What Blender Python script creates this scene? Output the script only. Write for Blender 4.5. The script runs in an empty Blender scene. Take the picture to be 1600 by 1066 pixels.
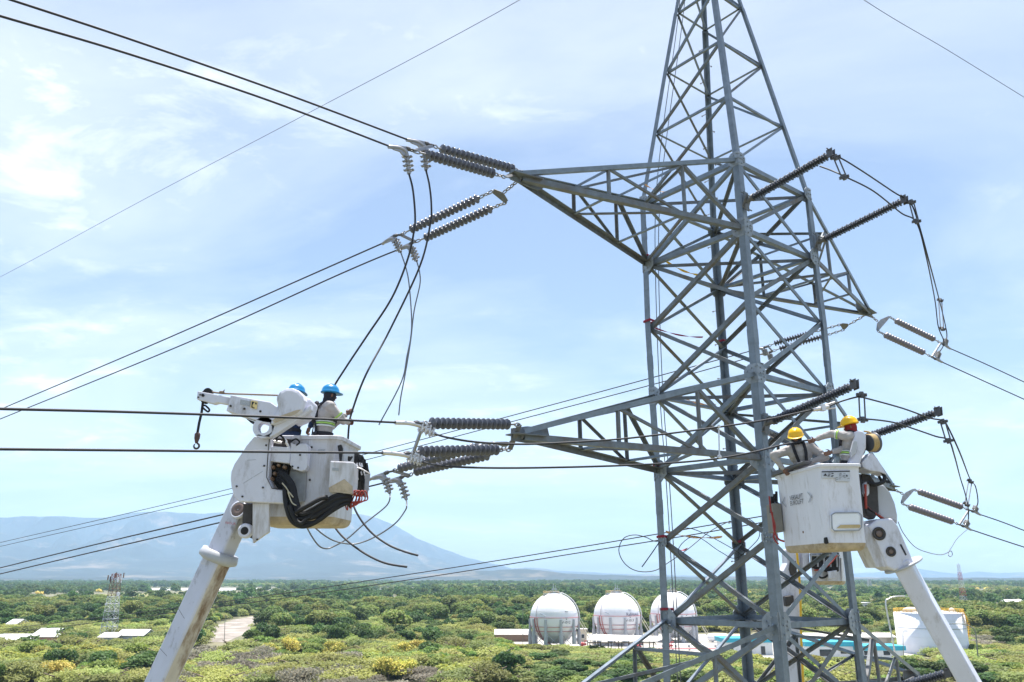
import bpy, math, random
import numpy as np
from mathutils import Vector, Matrix, Quaternion, noise
random.seed(7); rng = np.random.default_rng(7)
R = math.radians
S = bpy.context.scene
COL = S.collection
# ------------------------------------------------------------------ camera
F = 1255.5; PITCH = 0.287; H = 21.0
CP, SP = math.cos(PITCH), math.sin(PITCH)
cd = bpy.data.cameras.new('camera'); cam = bpy.data.objects.new('camera', cd); COL.objects.link(cam)
cd.sensor_width = 36; cd.lens = F/1600*36; cd.clip_start = 0.1; cd.clip_end = 60000
cam.location = (0, 0, H); cam.rotation_euler = (math.pi/2+PITCH, 0, 0)
S.camera = cam
S.cycles.volume_bounces = 2; S.cycles.max_bounces = 10
# ------------------------------------------------------------------ sky, sun, exposure
CLX, CLY = -0.9, -2.6
SUN_EL, SUN_AZ = 78, 12          # azimuth from the view direction (+Y), to the right positive
S.view_settings.view_transform = 'Standard'; S.view_settings.look = 'None'
S.view_settings.exposure = 1.08; S.view_settings.gamma = 1
wd = bpy.data.worlds.new('World'); S.world = wd; wd.use_nodes = True
nt = wd.node_tree; nt.nodes.clear()
def N(t, typ, **kw):
    n = t.nodes.new(typ)
    for k, v in kw.items(): setattr(n, k, v)
    return n
out = N(nt, 'ShaderNodeOutputWorld'); bg = N(nt, 'ShaderNodeBackground')
sky = N(nt, 'ShaderNodeTexSky', sky_type='NISHITA', sun_disc=False, sun_elevation=R(SUN_EL), sun_rotation=R(SUN_AZ))
sky.air_density = 1.0; sky.dust_density = 1.6; sky.ozone_density = 0.6
bg.inputs['Strength'].default_value = 0.082
tc = N(nt, 'ShaderNodeTexCoord'); sep = N(nt, 'ShaderNodeSeparateXYZ'); nt.links.new(tc.outputs['Generated'], sep.inputs[0])
dv = N(nt, 'ShaderNodeMath', operation='ADD'); dv.inputs[1].default_value = 0.14; nt.links.new(sep.outputs['Z'], dv.inputs[0])
vd = N(nt, 'ShaderNodeVectorMath', operation='DIVIDE'); cb = N(nt, 'ShaderNodeCombineXYZ')
for i in range(3): nt.links.new(dv.outputs[0], cb.inputs[i])
nt.links.new(tc.outputs['Generated'], vd.inputs[0]); nt.links.new(cb.outputs[0], vd.inputs[1])
mp = N(nt, 'ShaderNodeMapping'); mp.inputs['Location'].default_value = (CLX, CLY, 0); mp.inputs['Rotation'].default_value = (0, 0, R(25)); mp.inputs['Scale'].default_value = (0.82, 1.1, 1)
nt.links.new(vd.outputs[0], mp.inputs[0])
n1 = N(nt, 'ShaderNodeTexNoise'); n1.inputs['Scale'].default_value = 0.75; n1.inputs['Detail'].default_value = 9; n1.inputs['Roughness'].default_value = 0.56; n1.inputs['Distortion'].default_value = 0.7
n2 = N(nt, 'ShaderNodeTexNoise'); n2.inputs['Scale'].default_value = 4.2; n2.inputs['Detail'].default_value = 8; n2.inputs['Roughness'].default_value = 0.66; n2.inputs['Distortion'].default_value = 0.4
nt.links.new(mp.outputs[0], n1.inputs[0]); nt.links.new(mp.outputs[0], n2.inputs[0])
r1 = N(nt, 'ShaderNodeMapRange'); r1.inputs[1].default_value = 0.40; r1.inputs[2].default_value = 0.68
r2 = N(nt, 'ShaderNodeMapRange'); r2.inputs[1].default_value = 0.53; r2.inputs[2].default_value = 0.76
nt.links.new(n1.outputs[0], r1.inputs[0]); nt.links.new(n2.outputs[0], r2.inputs[0])
mm = N(nt, 'ShaderNodeMath', operation='MULTIPLY'); nt.links.new(r1.outputs[0], mm.inputs[0]); nt.links.new(r2.outputs[0], mm.inputs[1])
ma = N(nt, 'ShaderNodeMath', operation='MULTIPLY_ADD'); ma.inputs[1].default_value = 0.46; nt.links.new(r1.outputs[0], ma.inputs[0])
m9 = N(nt, 'ShaderNodeMath', operation='MULTIPLY'); m9.inputs[1].default_value = 0.8; nt.links.new(mm.outputs[0], m9.inputs[0]); nt.links.new(m9.outputs[0], ma.inputs[2])
cm = N(nt, 'ShaderNodeMath', operation='MINIMUM'); cm.inputs[1].default_value = 0.93; nt.links.new(ma.outputs[0], cm.inputs[0])
mx = N(nt, 'ShaderNodeMix', data_type='RGBA'); mx.inputs['B'].default_value = (8.0, 8.3, 8.8, 1)
nt.links.new(cm.outputs[0], mx.inputs['Factor']); nt.links.new(sky.outputs[0], mx.inputs['A'])
nt.links.new(mx.outputs['Result'], bg.inputs['Color']); nt.links.new(bg.outputs[0], out.inputs[0])
sl = bpy.data.lights.new('sun', 'SUN'); so = bpy.data.objects.new('sun', sl); COL.objects.link(so)
sl.energy = 5.0; sl.angle = R(0.53); sl.color = (1, 0.965, 0.91)
sd = Vector((math.sin(R(SUN_AZ))*math.cos(R(SUN_EL)), math.cos(R(SUN_AZ))*math.cos(R(SUN_EL)), math.sin(R(SUN_EL))))
so.rotation_euler = sd.to_track_quat('Z', 'Y').to_euler(); so.location = (0, 0, 80)
# ------------------------------------------------------------------ helpers
def V(*a): return Vector(a)
def ray(px, py):
    x = (px-800)/F; u = (533-py)/F
    return V(x, CP-u*SP, SP+u*CP)
def W(px, py, Y):                       # the point of that view line in the upright plane y = Y
    d = ray(px, py); return V(0, 0, H)+d*(Y/d.y)
def G(px, py, z=0):                     # where that view line meets the ground
    d = ray(px, py); return V(0, 0, H)+d*((z-H)/d.z)
def WP(px, py, P0, dr):                 # the point of that view line in the upright plane through P0 along dr
    d = ray(px, py); rx = d.x/d.y
    t = (rx*P0.y-P0.x)/(dr[0]-rx*dr[1])
    return W(px, py, P0.y+t*dr[1])
MATS = {}
def mat(name, col, rough=.6, metal=0., var=.18, scale=4., col2=None, lo=.55, hi=.72, bump=0., stretch=(1, 1, 1), rnd=0., detail=6, scale2=None):
    if name in MATS: return MATS[name]
    m = bpy.data.materials.new(name); m.use_nodes = True; t = m.node_tree; b = t.nodes['Principled BSDF']
    b.inputs['Roughness'].default_value = rough; b.inputs['Metallic'].default_value = metal
    c = N(t, 'ShaderNodeTexCoord'); mp = N(t, 'ShaderNodeMapping'); mp.inputs['Scale'].default_value = stretch
    t.links.new(c.outputs['Object'], mp.inputs[0])
    n = N(t, 'ShaderNodeTexNoise'); n.inputs['Scale'].default_value = scale; n.inputs['Detail'].default_value = detail; n.inputs['Roughness'].default_value = .65
    t.links.new(mp.outputs[0], n.inputs[0])
    h = N(t, 'ShaderNodeHueSaturation'); h.inputs['Color'].default_value = (*col, 1)
    mr = N(t, 'ShaderNodeMapRange'); mr.inputs[1].default_value = .25; mr.inputs[2].default_value = .75; mr.inputs[3].default_value = 1-var; mr.inputs[4].default_value = 1+var
    t.links.new(n.outputs[0], mr.inputs[0])
    if rnd:
        oi = N(t, 'ShaderNodeObjectInfo'); m2 = N(t, 'ShaderNodeMapRange'); m2.inputs[3].default_value = 1-rnd; m2.inputs[4].default_value = 1+rnd
        t.links.new(oi.outputs['Random'], m2.inputs[0]); mu = N(t, 'ShaderNodeMath', operation='MULTIPLY')
        t.links.new(mr.outputs[0], mu.inputs[0]); t.links.new(m2.outputs[0], mu.inputs[1]); t.links.new(mu.outputs[0], h.inputs['Value'])
        m3 = N(t, 'ShaderNodeMapRange'); m3.inputs[3].default_value = .5-.035*rnd*3; m3.inputs[4].default_value = .5+.03*rnd*3
        fr = N(t, 'ShaderNodeMath', operation='FRACT'); mk = N(t, 'ShaderNodeMath', operation='MULTIPLY'); mk.inputs[1].default_value = 37.3
        t.links.new(oi.outputs['Random'], mk.inputs[0]); t.links.new(mk.outputs[0], fr.inputs[0]); t.links.new(fr.outputs[0], m3.inputs[0]); t.links.new(m3.outputs[0], h.inputs['Hue'])
    else: t.links.new(mr.outputs[0], h.inputs['Value'])
    last = h.outputs[0]
    if col2:
        nn = N(t, 'ShaderNodeTexNoise'); nn.inputs['Scale'].default_value = scale2 or scale*.45; nn.inputs['Detail'].default_value = 9; nn.inputs['Roughness'].default_value = .72
        t.links.new(mp.outputs[0], nn.inputs[0])
        rr = N(t, 'ShaderNodeMapRange'); rr.inputs[1].default_value = lo; rr.inputs[2].default_value = hi; t.links.new(nn.outputs[0], rr.inputs[0])
        x = N(t, 'ShaderNodeMix', data_type='RGBA'); x.inputs['B'].default_value = (*col2, 1)
        t.links.new(rr.outputs[0], x.inputs['Factor']); t.links.new(last, x.inputs['A']); last = x.outputs['Result']
    t.links.new(last, b.inputs['Base Color'])
    if bump:
        bp = N(t, 'ShaderNodeBump'); bp.inputs['Strength'].default_value = bump; bp.inputs['Distance'].default_value = .02
        t.links.new(n.outputs[0], bp.inputs['Height']); t.links.new(bp.outputs[0], b.inputs['Normal'])
    MATS[name] = m; return m
def perp(d, hint=V(0, 0, 1)):
    d = d.normalized(); b = hint-d*hint.dot(d)
    if b.length < 1e-3:
        hint = V(1, 0, 0); b = hint-d*hint.dot(d)
        if b.length < 1e-3: hint = V(0, 1, 0); b = hint-d*hint.dot(d)
    b.normalize(); a = d.cross(b); return d, a, b
class MB:
    def __init__(s): s.v = []; s.f = []; s.sm = []; s.mi = []; s.m = 0
    def add(s, vs, fs, smooth=False):
        o = len(s.v); s.v += [tuple(x) for x in vs]; s.f += [tuple(i+o for i in f) for f in fs]; s.sm += [smooth]*len(fs); s.mi += [s.m]*len(fs); return s
    def box(s, c, ax, ay, az):          # centre and half axes
        c = V(*c); vs = [c+ax*i+ay*j+az*k for k in (-1, 1) for j in (-1, 1) for i in (-1, 1)]
        return s.add(vs, [(0, 2, 3, 1), (4, 5, 7, 6), (0, 1, 5, 4), (2, 6, 7, 3), (0, 4, 6, 2), (1, 3, 7, 5)])
    def abox(s, x0, x1, y0, y1, z0, z1):
        return s.box(((x0+x1)/2, (y0+y1)/2, (z0+z1)/2), V((x1-x0)/2, 0, 0), V(0, (y1-y0)/2, 0), V(0, 0, (z1-z0)/2))
    def bar(s, p0, p1, w, h, hint=V(0, 0, 1)):
        d, a, b = perp(p1-p0, hint); return s.box((p0+p1)/2, a*w/2, b*h/2, (p1-p0)/2)
    def angle(s, p0, p1, w, t, n):      # rolled L section, one flange flat in the face with inward normal n
        d, a, b = perp(p1-p0, n); pr = [(0, 0), (w, 0), (w, t), (t, t), (t, w), (0, w)]
        vs = [p+a*(x-w/2)+b*y for p in (p0, p1) for x, y in pr]
        fs = [(i, (i+1) % 6, (i+1) % 6+6, i+6) for i in range(6)]+[(5, 4, 3, 2, 1, 0), (6, 7, 8, 9, 10, 11)]
        return s.add(vs, fs)
    def legangle(s, p0, p1, a, b, w, t):
        pr = [(0, 0), (w, 0), (w, t), (t, t), (t, w), (0, w)]
        vs = [p+a*x+b*y for p in (p0, p1) for x, y in pr]
        return s.add(vs, [(i, (i+1) % 6, (i+1) % 6+6, i+6) for i in range(6)]+[(5, 4, 3, 2, 1, 0), (6, 7, 8, 9, 10, 11)])
    def tube(s, pts, r, n=8, closed=False):
        pts = [V(*p) for p in pts]; k = len(pts); vs = []; fs = []; b = None
        for i, p in enumerate(pts):
            d = (pts[(i+1) % k]-pts[i-1]) if closed else (pts[min(i+1, k-1)]-pts[max(i-1, 0)])
            d = d.normalized()
            if b is None: d, a, b = perp(d)
            else:
                b = b-d*b.dot(d)
                if b.length < 1e-4: _, a, b = perp(d)
                b.normalize(); a = d.cross(b)
            rr = r[i] if isinstance(r, (list, tuple)) else r
            for j in range(n):
                t = 2*math.pi*j/n; vs.append(p+(a*math.cos(t)+b*math.sin(t))*rr)
        for i in range(k if closed else k-1):
            for j in range(n):
                q = (i+1) % k; fs.append((i*n+j, i*n+(j+1) % n, q*n+(j+1) % n, q*n+j))
        s.add(vs, fs, True)
        if not closed:
            s.add(vs[:n], [tuple(range(n-1, -1, -1))]); s.add(vs[-n:], [tuple(range(n))])
        return s
    def lathe(s, p, d, prof, n=16, smooth=True, sx=1, sy=1, hint=V(0, 0, 1)):   # prof: (along, radius)
        d, a, b = perp(d, hint); vs = []; fs = []
        for h, r in prof:
            for j in range(n):
                t = 2*math.pi*j/n; vs.append(p+d*h+a*math.cos(t)*r*sx+b*math.sin(t)*r*sy)
        k = len(prof)
        for i in range(k-1):
            for j in range(n): fs.append((i*n+j, i*n+(j+1) % n, (i+1)*n+(j+1) % n, (i+1)*n+j))
        s.add(vs, fs, smooth)
        if prof[0][1] > 1e-5: s.add(vs[:n], [tuple(range(n-1, -1, -1))])
        if prof[-1][1] > 1e-5: s.add(vs[-n:], [tuple(range(n))])
        return s
    def ell(s, c, ax, ay, az, n=14, m=9):
        vs = []; fs = []
        for i in range(m+1):
            p = math.pi*i/m
            for j in range(n):
                t = 2*math.pi*j/n; vs.append(c+ax*math.sin(p)*math.cos(t)+ay*math.sin(p)*math.sin(t)+az*math.cos(p))
        for i in range(m):
            for j in range(n): fs.append(((i+1)*n+j, (i+1)*n+(j+1) % n, i*n+(j+1) % n, i*n+j))
        return s.add(vs, fs, True)
    def prism(s, pts, ex):              # planar outline swept by vector ex
        k = len(pts); vs = list(pts)+[p+ex for p in pts]
        return s.add(vs, [tuple(range(k-1, -1, -1)), tuple(range(k, 2*k))]+[(i, (i+1) % k, (i+1) % k+k, i+k) for i in range(k)])
    def build(s, name, m, parent=None, loc=None, bevel=0, seg=1):
        if parent is not None:
            o = V(0, 0, 0); q = parent
            while q: o += q.location; q = q.parent
            org = o
        else: org = V(*loc) if loc is not None else V(0, 0, 0)
        me = bpy.data.meshes.new(name); me.from_pydata([(x-org.x, y-org.y, z-org.z) for x, y, z in s.v], [], s.f)
        me.polygons.foreach_set('use_smooth', s.sm)
        for x in (m if isinstance(m, (list, tuple)) else [m]): me.materials.append(x)
        me.polygons.foreach_set('material_index', s.mi)
        me.update()
        ob = bpy.data.objects.new(name, me); COL.objects.link(ob)
        if parent is not None: ob.parent = parent
        else: ob.location = org
        if bevel:
            b = ob.modifiers.new('bevel', 'BEVEL'); b.width = bevel; b.segments = seg; b.limit_method = 'ANGLE'; b.angle_limit = R(40)
        return ob
def tag(o, label=None, cat=None, group=None, kind=None):
    if label: o['label'] = label
    if cat: o['category'] = cat
    if group: o['group'] = group
    if kind: o['kind'] = kind
    return o
def empty(name, loc, label, cat, group=None):
    o = bpy.data.objects.new(name, None); COL.objects.link(o); o.location = loc; o.empty_display_size = .2
    return tag(o, label, cat, group)
def smooth_path(pts, k=6):
    pts = [V(*p) for p in pts]; n = len(pts); res = []
    for i in range(n-1):
        p0, p1, p2, p3 = pts[max(i-1, 0)], pts[i], pts[i+1], pts[min(i+2, n-1)]
        for j in range(k):
            t = j/k; res.append(.5*((2*p1)+(p2-p0)*t+(2*p0-5*p1+4*p2-p3)*t*t+(3*p1-p0-3*p2+p3)*t**3))
    return res+[pts[-1]]
def text_mesh(name, txt, size, m, fn, parent=None, ext=0.):   # letters laid by fn(x, y) on a surface of the thing
    cu = bpy.data.curves.new(name, 'FONT'); cu.body = txt; cu.size = size; cu.align_x = 'CENTER'; cu.align_y = 'CENTER'; cu.resolution_u = 2
    o = bpy.data.objects.new('tmp', cu); COL.objects.link(o)
    me = bpy.data.meshes.new_from_object(o.evaluated_get(bpy.context.evaluated_depsgraph_get()))
    bpy.data.objects.remove(o)
    mb = MB(); mb.add([fn(v.co.x, v.co.y) for v in me.vertices], [tuple(p.vertices) for p in me.polygons])
    return mb.build(name, m, parent)
# ------------------------------------------------------------------ materials
STEEL = mat('galvanised steel', (.18, .215, .258), .48, .35, .28, 5, (.13, .115, .10), .6, .8, .15, scale2=1.1)
STEEL2 = mat('weathered steel', (.15, .172, .195), .55, .3, .3, 6, (.125, .10, .078), .45, .7, .15, scale2=1.6)
GUSS = mat('gusset steel', (.26, .29, .33), .5, .3, .3, 9, (.14, .14, .15), .6, .75)
HW = mat('line hardware', (.30, .30, .32), .42, .6, .2, 9)
DARKHW = mat('dark hardware', (.10, .10, .11), .5, .4, .2, 9)
PORC = mat('grey porcelain', (.115, .12, .148), .28, 0, .12, 6)
PORC2 = mat('pale grey porcelain', (.19, .175, .205), .3, 0, .12, 6)
POLY = mat('dark polymer rubber', (.030, .036, .052), .42, 0, .15, 6)
WIRE = mat('weathered conductor', (.022, .023, .03), .6, .1, .2, 20)
WIREG = mat('bare grey conductor', (.16, .165, .175), .42, .6, .2, 20)
ALU = mat('bare aluminium', (.62, .60, .60), .38, .7, .15, 20)
WHITE = mat('dirty white paint', (.60, .605, .69), .38, 0, .08, 3, (.27, .25, .25), .52, .76, .05, (1, 1, .45), scale2=4.5)
WHITE2 = mat('stained white fibreglass', (.60, .60, .66), .45, 0, .12, 2.2, (.28, .245, .21), .48, .72, .05, (1.4, 1.4, .3), scale2=3.2)
GRIME = mat('grimy underside', (.44, .36, .26), .7, 0, .3, 7, (.2, .14, .08), .5, .7, .1)
BLACK = mat('black rubber', (.007, .007, .009), .7, 0, .2, 15)
DARKIN = mat('dark greasy steel', (.05, .045, .045), .6, .2, .3, 10)
REDH = mat('red hose', (.30, .03, .02), .5, 0, .2, 10)
INK = mat('black ink', (.02, .02, .028), .6, 0, .05, 5)
GREYINK = mat('grey print', (.36, .38, .42), .6, 0, .35, 60)
REDINK = mat('red print', (.45, .06, .07), .6, 0, .1, 5)
YEL = mat('yellow paint', (.72, .43, .03), .5, 0, .12, 4)
RED = mat('red paint', (.45, .06, .06), .5, 0, .15, 3)
TANKW = mat('tank white paint', (.80, .79, .82), .42, 0, .03, .5, (.62, .58, .58), .6, .85, 0, (1, 1, .25), scale2=.6)
CONC = mat('pale concrete', (.40, .375, .34), .85, 0, .22, .3, (.26, .23, .19), .5, .7)
ROOFW = mat('sunbleached metal roof', (.58, .55, .52), .55, 0, .12, .8, (.42, .33, .27), .55, .75)
WALLW = mat('white rendered wall', (.70, .70, .70), .8, 0, .08, .7)
TURQ = mat('turquoise fascia', (.03, .36, .48), .5, 0, .08, 1)
GLASSD = mat('dark window', (.03, .04, .05), .15, 0, .1, 1)
BROWN = mat('brown weathered wood', (.20, .13, .09), .8, 0, .2, 3)
# ------------------------------------------------------------------ ground, hills, haze
def ground():
    rad = [0, 30, 70]+list(np.geomspace(110, 15500, 70)); na = 144; vs = [(0, 0, 0)]; fs = []
    for i, r in enumerate(rad[1:]):
        for j in range(na):
            a = 2*math.pi*j/na; vs.append((r*math.sin(a), r*math.cos(a), 0))
    for j in range(na): fs.append((0, 1+(j+1) % na, 1+j))
    for i in range(len(rad)-2):
        for j in range(na):
            a = 1+i*na; b = a+na; k = (j+1) % na; fs.append((a+j, a+k, b+k, b+j))
    m = bpy.data.materials.new('dry scrubland soil'); m.use_nodes = True; t = m.node_tree; b = t.nodes['Principled BSDF']; b.inputs['Roughness'].default_value = .95
    c = N(t, 'ShaderNodeTexCoord'); cols = [(.155, .15, .085), (.20, .175, .11), (.11, .12, .06), (.20, .175, .125)]
    last = None
    for k, (sc, lo, hi) in enumerate([(.012, .42, .58), (.05, .45, .62), (.0035, .60, .68)]):
        n = N(t, 'ShaderNodeTexNoise'); n.inputs['Scale'].default_value = sc; n.inputs['Detail'].default_value = 10; n.inputs['Roughness'].default_value = .7
        t.links.new(c.outputs['Object'], n.inputs[0]); r = N(t, 'ShaderNodeMapRange'); r.inputs[1].default_value = lo; r.inputs[2].default_value = hi
        t.links.new(n.outputs[0], r.inputs[0]); x = N(t, 'ShaderNodeMix', data_type='RGBA'); t.links.new(r.outputs[0], x.inputs['Factor'])
        if last is None: x.inputs['A'].default_value = (*cols[0], 1)
        else: t.links.new(last, x.inputs['A'])
        x.inputs['B'].default_value = (*cols[k+1], 1); last = x.outputs['Result']
    t.links.new(last, b.inputs['Base Color'])
    mb = MB(); mb.add(vs, fs); return tag(mb.build('ground', m), kind='structure')
ground()
def patch(name, px, m, z, sub=.9):      # a flat sheet on the ground
    pts = [G(*p) for p in px]; n = len(pts); out = []
    for i in range(n):
        a, b = pts[i], pts[(i+1) % n]
        for k in range(6):
            t = k/6; p = a.lerp(b, t); q = noise.noise(p*.05)*.02*(a-b).length; out.append(V(p.x+q, p.y+q*2, z))
    mb = MB(); mb.add(out, [tuple(range(len(out)))]); return tag(mb.build(name, m), kind='structure')
DIRT = mat('pale quarry dirt', (.34, .30, .265), .95, 0, .3, .12, (.17, .145, .12), .42, .6, scale2=.08)
patch('dirt_clearing', [(322, 1003), (352, 1004), (385, 990), (402, 976), (428, 962), (398, 963), (362, 969), (338, 978), (325, 990)], DIRT, .05)
patch('plant_yard', [(770, 1010), (1000, 1018.5), (1210, 1040), (1420, 1046), (1480, 1038), (1380, 1008), (1180, 992), (930, 990), (775, 1000)], CONC, .04)
patch('dirt_road', [(1255, 1066), (1330, 1066), (1400, 1052), (1400, 1045), (1330, 1050), (1255, 1052)], DIRT, .06)
patch('car_park', [(1530, 955), (1600, 957), (1700, 957), (1690, 951), (1600, 950), (1535, 950)], CONC, .04)
PONDW = mat('white roofing and pond sheen', (.78, .78, .78), .4, 0, .08, .01)
patch('pond_sheen', [(232, 922.5), (335, 923), (430, 922), (425, 919.5), (330, 919.4), (240, 920)], PONDW, .5)  # pond water; its sky reflection is painted as plain white
patch('pond_sheen', [(555, 923), (660, 922), (665, 920.6), (560, 920.8)], PONDW, .5)
FIELD = mat('dry grass field', (.20, .19, .075), .95, 0, .2, .05)
patch('dry_field', [(60, 938), (270, 937), (420, 932), (500, 926), (300, 926), (90, 930)], FIELD, .06)
patch('dry_field', [(1480, 1045), (1620, 1050), (1640, 1020), (1560, 1018), (1490, 1030)], FIELD, .06)

HILLM = mat('dry hill forest with painted relief', (.022, .036, .040), .95, 0, .5, .0025, (.17, .14, .11), .54, .66, detail=10, scale2=.0016)  # pale patches painted in for slope relief the high sun barely shades
def hills(name, sky, r0, r1, rp, ext=1.0, seed=0., a0=-150, a1=1750):
    xs = np.arange(a0, a1, 5.); sx, sy = zip(*sky); vs = []; fs = []; nr = 34
    for i, x in enumerate(xs):
        d = ray(x, float(np.interp(x, sx, sy))+1.6*noise.fractal(V(x*.02, seed*9, 0), 1, 2, 4)); hd = math.hypot(d.x, d.y); el = d.z/hd; ux, uy = d.x/hd, d.y/hd
        top = max(H+el*rp, 2.)
        for k in range(nr):
            f = k/(nr-1); r = r0+(r1-r0)*f; fp = (rp-r0)/(r1-r0)
            s = (f/fp)**1.55 if f < fp else 1-((f-fp)/(1-fp))*.8
            p = V(ux*r, uy*r, seed)*.0011
            rid = 1.7*noise.fractal(V(p.x*2.1, p.y*1.1, p.z), 1, 2, 7)-.25
            z = top*s*(1+.30*rid*min(1, 4*s)*(1-abs(f-fp)*0) * (0 if abs(f-fp) < .02 else 1)) if k else -3
            if f >= fp: z = min(z, top*.97) if abs(f-fp) > .02 else top*(1+.012*noise.fractal(p*6, 1, 2, 4))
            else: z = min(z, (H+el*r*.96) if el > 0 else z)
            vs.append((ux*r, uy*r, z))
    for i in range(len(xs)-1):
        for k in range(nr-1):
            a = i*nr+k; fs.append((a, a+nr, a+nr+1, a+1))
    mb = MB(); mb.add(vs, fs, True); return tag(mb.build(name, HILLM), kind='structure')
SKYL = [(-150, 812), (0, 805), (50, 803), (100, 803), (160, 806), (175, 804), (200, 798), (260, 795), (285, 797), (320, 799), (345, 797), (420, 795), (500, 796), (560, 800), (590, 806), (620, 819), (650, 838), (690, 855), (720, 866), (760, 878), (800, 888), (822, 886), (850, 888), (870, 891), (950, 896), (1030, 898), (1100, 900), (1250, 901), (1340, 902), (1750, 903)]
hills('mountains', SKYL, 4200, 14500, 10500, seed=1.)
SKY2 = [(-150, 903), (600, 902), (690, 896), (760, 891), (820, 889), (860, 893), (900, 897), (1050, 901.5), (1200, 901), (1300, 902), (1400, 903), (1750, 903)]
hills('foothills', SKY2, 3300, 5200, 4300, seed=7.)
SKY3 = [(1150, 903), (1280, 900), (1340, 896), (1380, 893), (1430, 889), (1460, 892), (1500, 897), (1530, 893), (1560, 896), (1600, 894), (1680, 897), (1750, 899)]
hills('far_hills', SKY3, 10500, 14800, 13200, seed=3., a0=1160)
def haze():
    m = bpy.data.materials.new('pale air'); m.use_nodes = True; t = m.node_tree; t.nodes.remove(t.nodes['Principled BSDF'])
    v = N(t, 'ShaderNodeVolumePrincipled'); v.inputs['Color'].default_value = (.50, .73, 1, 1); v.inputs['Density'].default_value = .85e-4; v.inputs['Anisotropy'].default_value = .1
    t.links.new(v.outputs[0], t.nodes['Material Output'].inputs['Volume'])
    mb = MB(); mb.abox(-16000, 16000, -16000, 16000, -4, 1060); return tag(mb.build('haze', m), kind='stuff')
haze()
# ------------------------------------------------------------------ the lattice tower
TC = V(4.835, 16.623, 0); TA = 0.678; U = V(math.cos(TA), math.sin(TA), 0); VV = V(-U.y, U.x, 0); ARM = 4.717
ZL = dict(k3=13.36, k2=11.69, k1=10.04, k0=8.27, m=6.75, a=5.25, b=3.73, c=2.14, d=.71, e=-.8, g=-2.3, h=-4.1, i=-7.2, j=-12.5, q=-21.0)
WL = dict(k3=1.13, k2=1.62, k1=2.09, k0=2.60, m=2.60, a=2.63, b=2.60, c=2.56, d=2.55, e=2.56, g=2.6, h=2.9, i=3.5, j=4.5, q=6.0)
for k, z, w in (('k4', 14.75, .74), ('k5', 15.95, .42), ('k6', 17.3, .12)): ZL[k] = z; WL[k] = w
CS = {'L': (-1, 1), 'N': (-1, -1), 'R': (1, -1), 'F': (1, 1)}
def node(l, c):
    su, sv = CS[c]; h = WL[l]/2
    p = TC+U*su*h+VV*sv*h; p.z = ZL[l]+H; return p
FACES = [('L', 'N', U), ('N', 'R', VV), ('R', 'F', -U), ('F', 'L', -VV)]
tower = empty('transmission_tower', (TC.x, TC.y, 0), 'tall grey galvanised lattice pylon with six crossarms, right of the middle', 'pylon')
ORD = ['k6', 'k5', 'k4', 'k3', 'k2', 'k1', 'k0', 'm', 'a', 'b', 'c', 'd', 'e', 'g', 'h', 'i', 'j', 'q']
for c, (su, sv) in CS.items():
    mb = MB()
    for l0, l1 in zip(ORD[:-1], ORD[1:]):
        w = .09 if l0 in ('k6', 'k5', 'k4') else .11 if l0 in ('k3', 'k2', 'k1') else .145 if l0 in ('k0', 'm', 'a') else .165
        a, b = -U*su, -VV*sv; o = (a+b)*(-w*.32)
        mb.legangle(node(l0, c)+o, node(l1, c)+o, a, b, w, .016)
        if l0 in ('a', 'c', 'k0'):     # bolted splice cover
            p = node(l0, c).lerp(node(l1, c), .42); mb.legangle(p+o*1.07, p+o*1.07+(node(l1, c)-node(l0, c))*.2, a, b, w*1.05, .026)
    mb.build('leg', STEEL, tower)
def member(l0, c0, l1, c1, n, w, off, name='diagonal_brace', m=STEEL, e=.04):
    p0, p1 = node(l0, c0), node(l1, c1); d = (p1-p0).normalized()
    mb = MB(); mb.angle(p0+d*e+n*off, p1-d*e+n*off, w, .012, n); return mb.build(name, m, tower)
for i in range(3, len(ORD)-1):
    lo, hi = ORD[i+1], ORD[i]
    upper = hi in ('k3', 'k2', 'k1')
    for fi, (A, B, n) in enumerate(FACES):
        w = .055 if upper else .085 if ZL[hi] > 8 else .09
        member(lo, A, hi, B, n, w, .02, m=STEEL2 if (fi+i) % 3 else STEEL)
        if not upper: member(lo, B, hi, A, n, w*.85, .05, m=STEEL if fi % 2 else STEEL2)
    if upper or hi in ('k0', 'm', 'b', 'c', 'e', 'g', 'h', 'i', 'j'):
        for A, B, n in FACES: member(hi, A, hi, B, n, .05 if upper else .10, .035, 'horizontal_strut')
for hi, lo in (('k5', 'k4'), ('k4', 'k3'), ('k6', 'k5')):
    for A, B, n in FACES: member(lo, A, hi, B, n, .055, .02)
    for A, B, n in FACES: member(lo, A, lo, B, n, .045, .03, 'horizontal_strut')
for l in ('k0', 'm', 'b', 'c', 'e'):       # plan bracing inside the body
    member(l, 'L', l, 'R', V(0, 0, -1), .075, .02, 'horizontal_strut', STEEL2); member(l, 'N', l, 'F', V(0, 0, -1), .075, .05, 'horizontal_strut', STEEL2)
def gusset(p, n, t, w, h, parent=None):    # plate in a face (normal n, along t) with bolt heads
    mb = MB(); up = V(0, 0, 1); q = p-n*.018
    pts = [q-t*w*.25-up*h, q+t*w*.55-up*h, q+t*w-up*h*.45, q+t*w+up*h*.45, q+t*w*.55+up*h, q-t*w*.25+up*h]
    mb.prism(pts, -n*.014)
    for x, y in ((-.1, .7), (-.1, -.7), (-.1, 0), (.3, .6), (.3, -.6), (.7, .3), (.7, -.3), (.6, 0), (.25, .05)):
        c = q-n*.014+t*w*x+up*h*y; mb.lathe(c, -n, [(0, .019), (.016, .019), (.018, .012)], 6, False)
    return mb.build('gusset_plate', GUSS, tower)
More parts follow.
